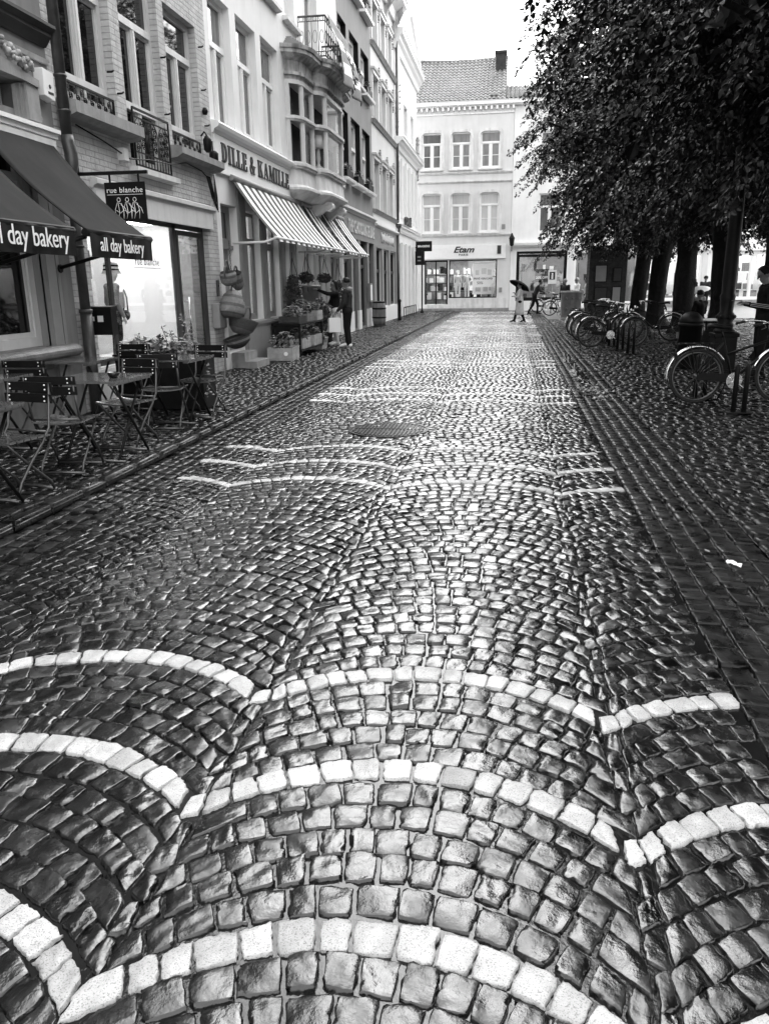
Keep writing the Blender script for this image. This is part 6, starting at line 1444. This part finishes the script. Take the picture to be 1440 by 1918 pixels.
# couple by the flowers
wo,S = person('woman in a dark jacket and pale jeans pointing at the shop window',(-4.16,19.05,GZ),math.pi*.62,1.5,dict(elL=(-.17,.14,.80),wrL=(-.18,.29,.86),elR=(.15,.06,.65),wrR=(.05,.15,.60),face=(-.3,1,0)),top='cloth_k',legs='cloth_l',shoes='white',hair='hair',hairlong=.07,bulk=1.1)
fr_,S2 = person('person in a dark hooded jacket and black trousers beside the pointing woman',(-3.76,18.5,GZ),math.pi*.5,1.55,dict(elR=(.15,.03,.64),wrR=(.10,.13,.56),elL=(-.14,.02,.64),wrL=(-.12,.12,.54),face=(0,1,-.1)),top='cloth_d',legs='cloth_k',shoes='white',hood='cloth_g',bulk=1.16)
def carrier(label,loc,rz,w_,hh,d):
    t = thing('paper_bag',label,'bag',loc,rz); b = MB(); P = [(-w_/2,0),(w_/2,0),(w_/2*1.02,hh),(-w_/2*1.02,hh)]
    b.box(WORLD,-w_/2,w_/2,0,hh,-d/2,d/2).build('body',M['paper'],t); MB().tube([(-w_*.25,0,hh),(-w_*.2,0,hh+.09),(w_*.2,0,hh+.09),(w_*.25,0,hh)],.005,5).build('handle',M['paper'],t); return t
q = world(fr_,S2['hdL']); carrier('white paper carrier bag held low by the person in the hooded jacket',(q.x-.02,q.y-.02,q.z-.42),.5,.28,.32,.11)
q = world(wo,S['hdR']); carrier('white paper carrier bag half hidden behind the other, carried by the pointing woman',(q.x+.02,q.y-.05,q.z-.40),.2,.26,.30,.10)
# woman with umbrella, mid stride to the left
um,S = person('woman in a long pale coat walking under a black umbrella',(.27,30.5,.02),math.pi*.5,1.42,dict(kneeL=(-.05,.07,.285),ankL=(-.05,.13,.055),toeL=(-.05,.225,.03),kneeR=(.05,-.03,.285),ankR=(.05,-.13,.06),toeR=(.05,-.04,.02),elR=(.15,.04,.68),wrR=(.09,.12,.73),elL=(-.14,.05,.64),wrL=(-.05,.14,.66)),top='cloth_l',legs='cloth_k',shoes='black',hair='hair',bulk=1.15,coat=('cloth_l',.09,.14,.20))
MB().ball((0,.03,.60*1.42),.085,5,0,(1.2,.9,1.3)).build('dark_scarf',M['cloth_k'],um)
q = world(um,S['hdR'])
def umbrella(label,loc,r,m,tilt,L_=.62):
    t = thing('umbrella',label,'umbrella',loc); t.rotation_euler = tilt; MB().tube([(0,0,-.12),(0,0,L_+.06)],.008,6).build('shaft',M['iron'],t); V = []; n = 8; k = 6
    for j in range(k+1):
        a = j/k*1.15
        for i in range(n*4):
            ph = 6.2832*i/(n*4); s = 1-.07*(j/k)*(abs(math.sin(ph*n/2))); V.append((r*math.sin(a)/math.sin(1.15)*math.cos(ph)*s,r*math.sin(a)/math.sin(1.15)*math.sin(ph)*s,L_-r*.62*(1-math.cos(a))))
    N = n*4; c = MB().add(V,[(j*N+i,j*N+(i+1)%N,(j+1)*N+(i+1)%N,(j+1)*N+i) for j in range(k) for i in range(N)],0,True).build('canopy',M[m],t); x = c.modifiers.new('t','SOLIDIFY'); x.thickness = .006
    rb = MB()
    for i in range(n): a = 6.2832*i/n; rb.tube([(0,0,L_*.55),(r*.55*math.cos(a),r*.55*math.sin(a),L_-r*.13)],.004,4)
    rb.build('ribs',M['iron'],t); return t
umbrella('black umbrella tilted back over the woman in the pale coat',(q.x+.06,q.y+.03,q.z-.05),.42,'cloth_k',(-.12,.5,.2),.47)
# far pedestrians
person('dark clothed person leaning to walk a bicycle near the white annex',(.98,37.6,.015),-math.pi*.5,1.58,dict(kneeL=(-.05,.1,.30),ankL=(-.05,.10,.06),toeL=(-.05,.19,.03),kneeR=(.05,-.03,.29),ankR=(.05,-.16,.09),toeR=(.05,-.09,.02),chest=(0,.09,.735),neck=(0,.125,.815),head=(0,.16,.905),shL=(-.11,.10,.79),shR=(.11,.10,.79),waist=(0,.04,.63),elL=(-.14,.16,.66),wrL=(-.12,.28,.62),elR=(.14,.16,.66),wrR=(.12,.28,.62)),top='cloth_d',legs='cloth_k',vox=.013)
person('person in a grey hat and dark jacket at the left of the standing trio',(2.3,37.4,.015),2.6,1.55,None,top='cloth_d',legs='cloth_k',hair='hair_pale',vox=.013,bulk=1.15)
person('person in a white top in the middle of the standing trio',(2.85,37.9,.015),1.9,1.6,dict(elL=(-.15,.02,.65),wrL=(-.05,.13,.66)),top='cloth_w',legs='cloth_g',hair='hair_pale',vox=.013)
person('person in a pale shirt with dark trousers at the right of the standing trio',(3.22,37.2,.015),1.6,1.6,dict(elR=(.15,.02,.65),wrR=(.06,.13,.68)),top='cloth_l',legs='cloth_k',vox=.013)
person('person in black striding between two tree trunks',(7.25,42,.005),math.pi*.5,1.58,dict(kneeL=(-.05,.09,.29),ankL=(-.05,.13,.055),toeL=(-.05,.22,.03),kneeR=(.05,-.04,.29),ankR=(.05,-.17,.08),toeR=(.05,-.09,.02)),top='cloth_k',legs='cloth_k',vox=.013)
person('person in a dark coat facing the bright shop window',(8.45,41,.005),.2,1.6,None,top='cloth_k',legs='cloth_d',vox=.013,bulk=1.15)
person('person in a dark jacket beside the one facing the bright shop window',(8.95,40.6,.005),-.6,1.62,None,top='cloth_d',legs='cloth_k',vox=.013,bulk=1.15)
SIT = dict(hipL=(-.055,0,.285),hipR=(.055,0,.285),pel=(0,-.01,.31),waist=(0,-.01,.39),chest=(0,.0,.50),neck=(0,.01,.585),head=(0,.03,.685),shL=(-.11,.0,.555),shR=(.11,.0,.555),elL=(-.135,.03,.40),elR=(.135,.03,.40),wrL=(-.09,.15,.38),wrR=(.09,.15,.38),kneeL=(-.06,.24,.29),kneeR=(.06,.24,.29),ankL=(-.06,.25,.05),ankR=(.06,.25,.05),toeL=(-.06,.35,.022),toeR=(.06,.35,.022))
def stool(label,x,y):
    t = thing('terrace_stool',label,'stool',(x,y,.015),0,'terrace stools'); MB().lathe((0,0,.36),[(.17,0),(.18,.01),(.18,.03),(.16,.04),(1e-4,.04)],14).build('seat',M['black'],t)
    for k in range(4): a = k*1.571+.78; MB().tube([(.12*math.cos(a),.12*math.sin(a),.36),(.17*math.cos(a),.17*math.sin(a),0)],.013,5).build('leg',M['iron'],t)
    return t
s0 = stool('dark stool under the seated person in black',4.78,22.0); dup(s0,'dark stool under the seated person in grey',(5.15,21.6,.015))
person('seated person in black with dark hair behind the litter bin',(4.78,22.0,.0),.6,1.58,SIT,top='cloth_k',legs='cloth_k',vox=.013)
person('seated person in a grey top behind the lamp post',(5.15,21.6,.0),.2,1.58,SIT,top='cloth_g',legs='cloth_k',vox=.013)
s2 = dup(s0,'dark stool under the person holding the pale umbrella',(6.45,30.0,.015)); person('seated person half hidden under the pale umbrella',(6.45,30.0,.0),-.4,1.5,dict(SIT,wrR=(.05,.14,.42)),top='cloth_g',legs='cloth_d',vox=.013)
umbrella('pale umbrella held low over a seated person between the trees',(6.4,29.75,.72),.45,'cloth_w',(.1,-.25,0),.52)
# shop dummies
def dummy(label,loc,rz,h,pose,top,legs,hat=False,nm='shop_dummy'):
    t,S = person(label,loc,rz,h,pose,top=top,legs=legs,shoes='plaster',hair='plaster',vox=.012); t.name = nm; t['category'] = 'mannequin'; return t,S
M['plaster_skin'] = M['plaster']
_sk = M['skin']; M['skin'] = M['plaster']
FZ = .502
d,S = dummy('mannequin with a striped bucket hat and patterned blouse in the brick house shop window',(-5.14,10.0,FZ),-.7,1.2,None,'cloth_g','cloth_d')
hb = MB(); hd = S['head']
for (r0,z0,r1,z1,mi) in ((.098,.015,.078,.045,0),(.078,.045,.076,.062,1),(.076,.062,.074,.082,0),(.074,.082,.071,.098,1),(.071,.098,.062,.118,0),(.062,.118,.001,.124,1)): hb.lathe(hd+Vector((0,0,-.01)),[(r0*1.3,z0*1.3),(r1*1.3,z1*1.3)],20,mi)
hb.build('bucket_hat',[M['cloth_w'],M['cloth_k']],d); MB().xbox((.0,.115,.58*1.2),.18,.012,.2).build('pale_vest',M['cloth_l'],d)
t = thing('shop_bag','dark bag hanging on a hook behind the shop window mullion','bag',(-5.35,10.75,1.12)); MB().tube([(.0,-.06,.0),(0,-.06,.2),(0,0,.3),(0,.06,.2),(0,.06,.0)],.012,6).build('strap',M['black'],t); MB().ball((0,0,-.04),.09,6,0,(.5,1,.8)).build('body',M['black'],t)
for k,(x,lab,rz_) in enumerate(((-2.95,'white mannequin at the left of the sale poster, front one of the pair',math.pi),(-2.45,'white mannequin standing beside the sale poster, hand on hip',math.pi-.3),(-1.02+.02,'white mannequin at the right end of the sale window',math.pi+.2))):
    yy = 44.75-.1*k; zz = .62
    d,S = dummy(lab,(x,yy,zz),rz_,1.5,dict(elL=(-.19,-.02,.66),wrL=(-.08,.02,.57)) if k == 1 else None,'plaster','plaster')
    MB().ball((0,.035*1.5,.765*1.5),.085,5,0,(1.25,.75,.5)).ball((0,.0,.53*1.5),.1,5,0,(1.15,.85,.45)).build('lingerie',M['cloth_k' if k == 2 else 'white'],d)
M['skin'] = _sk
MB().box(FE,-3.38,-.6,.3,.62,-1.6,-.35).build('display_plinth',M['white'],es,loc=(-es.location.x,-es.location.y,0))
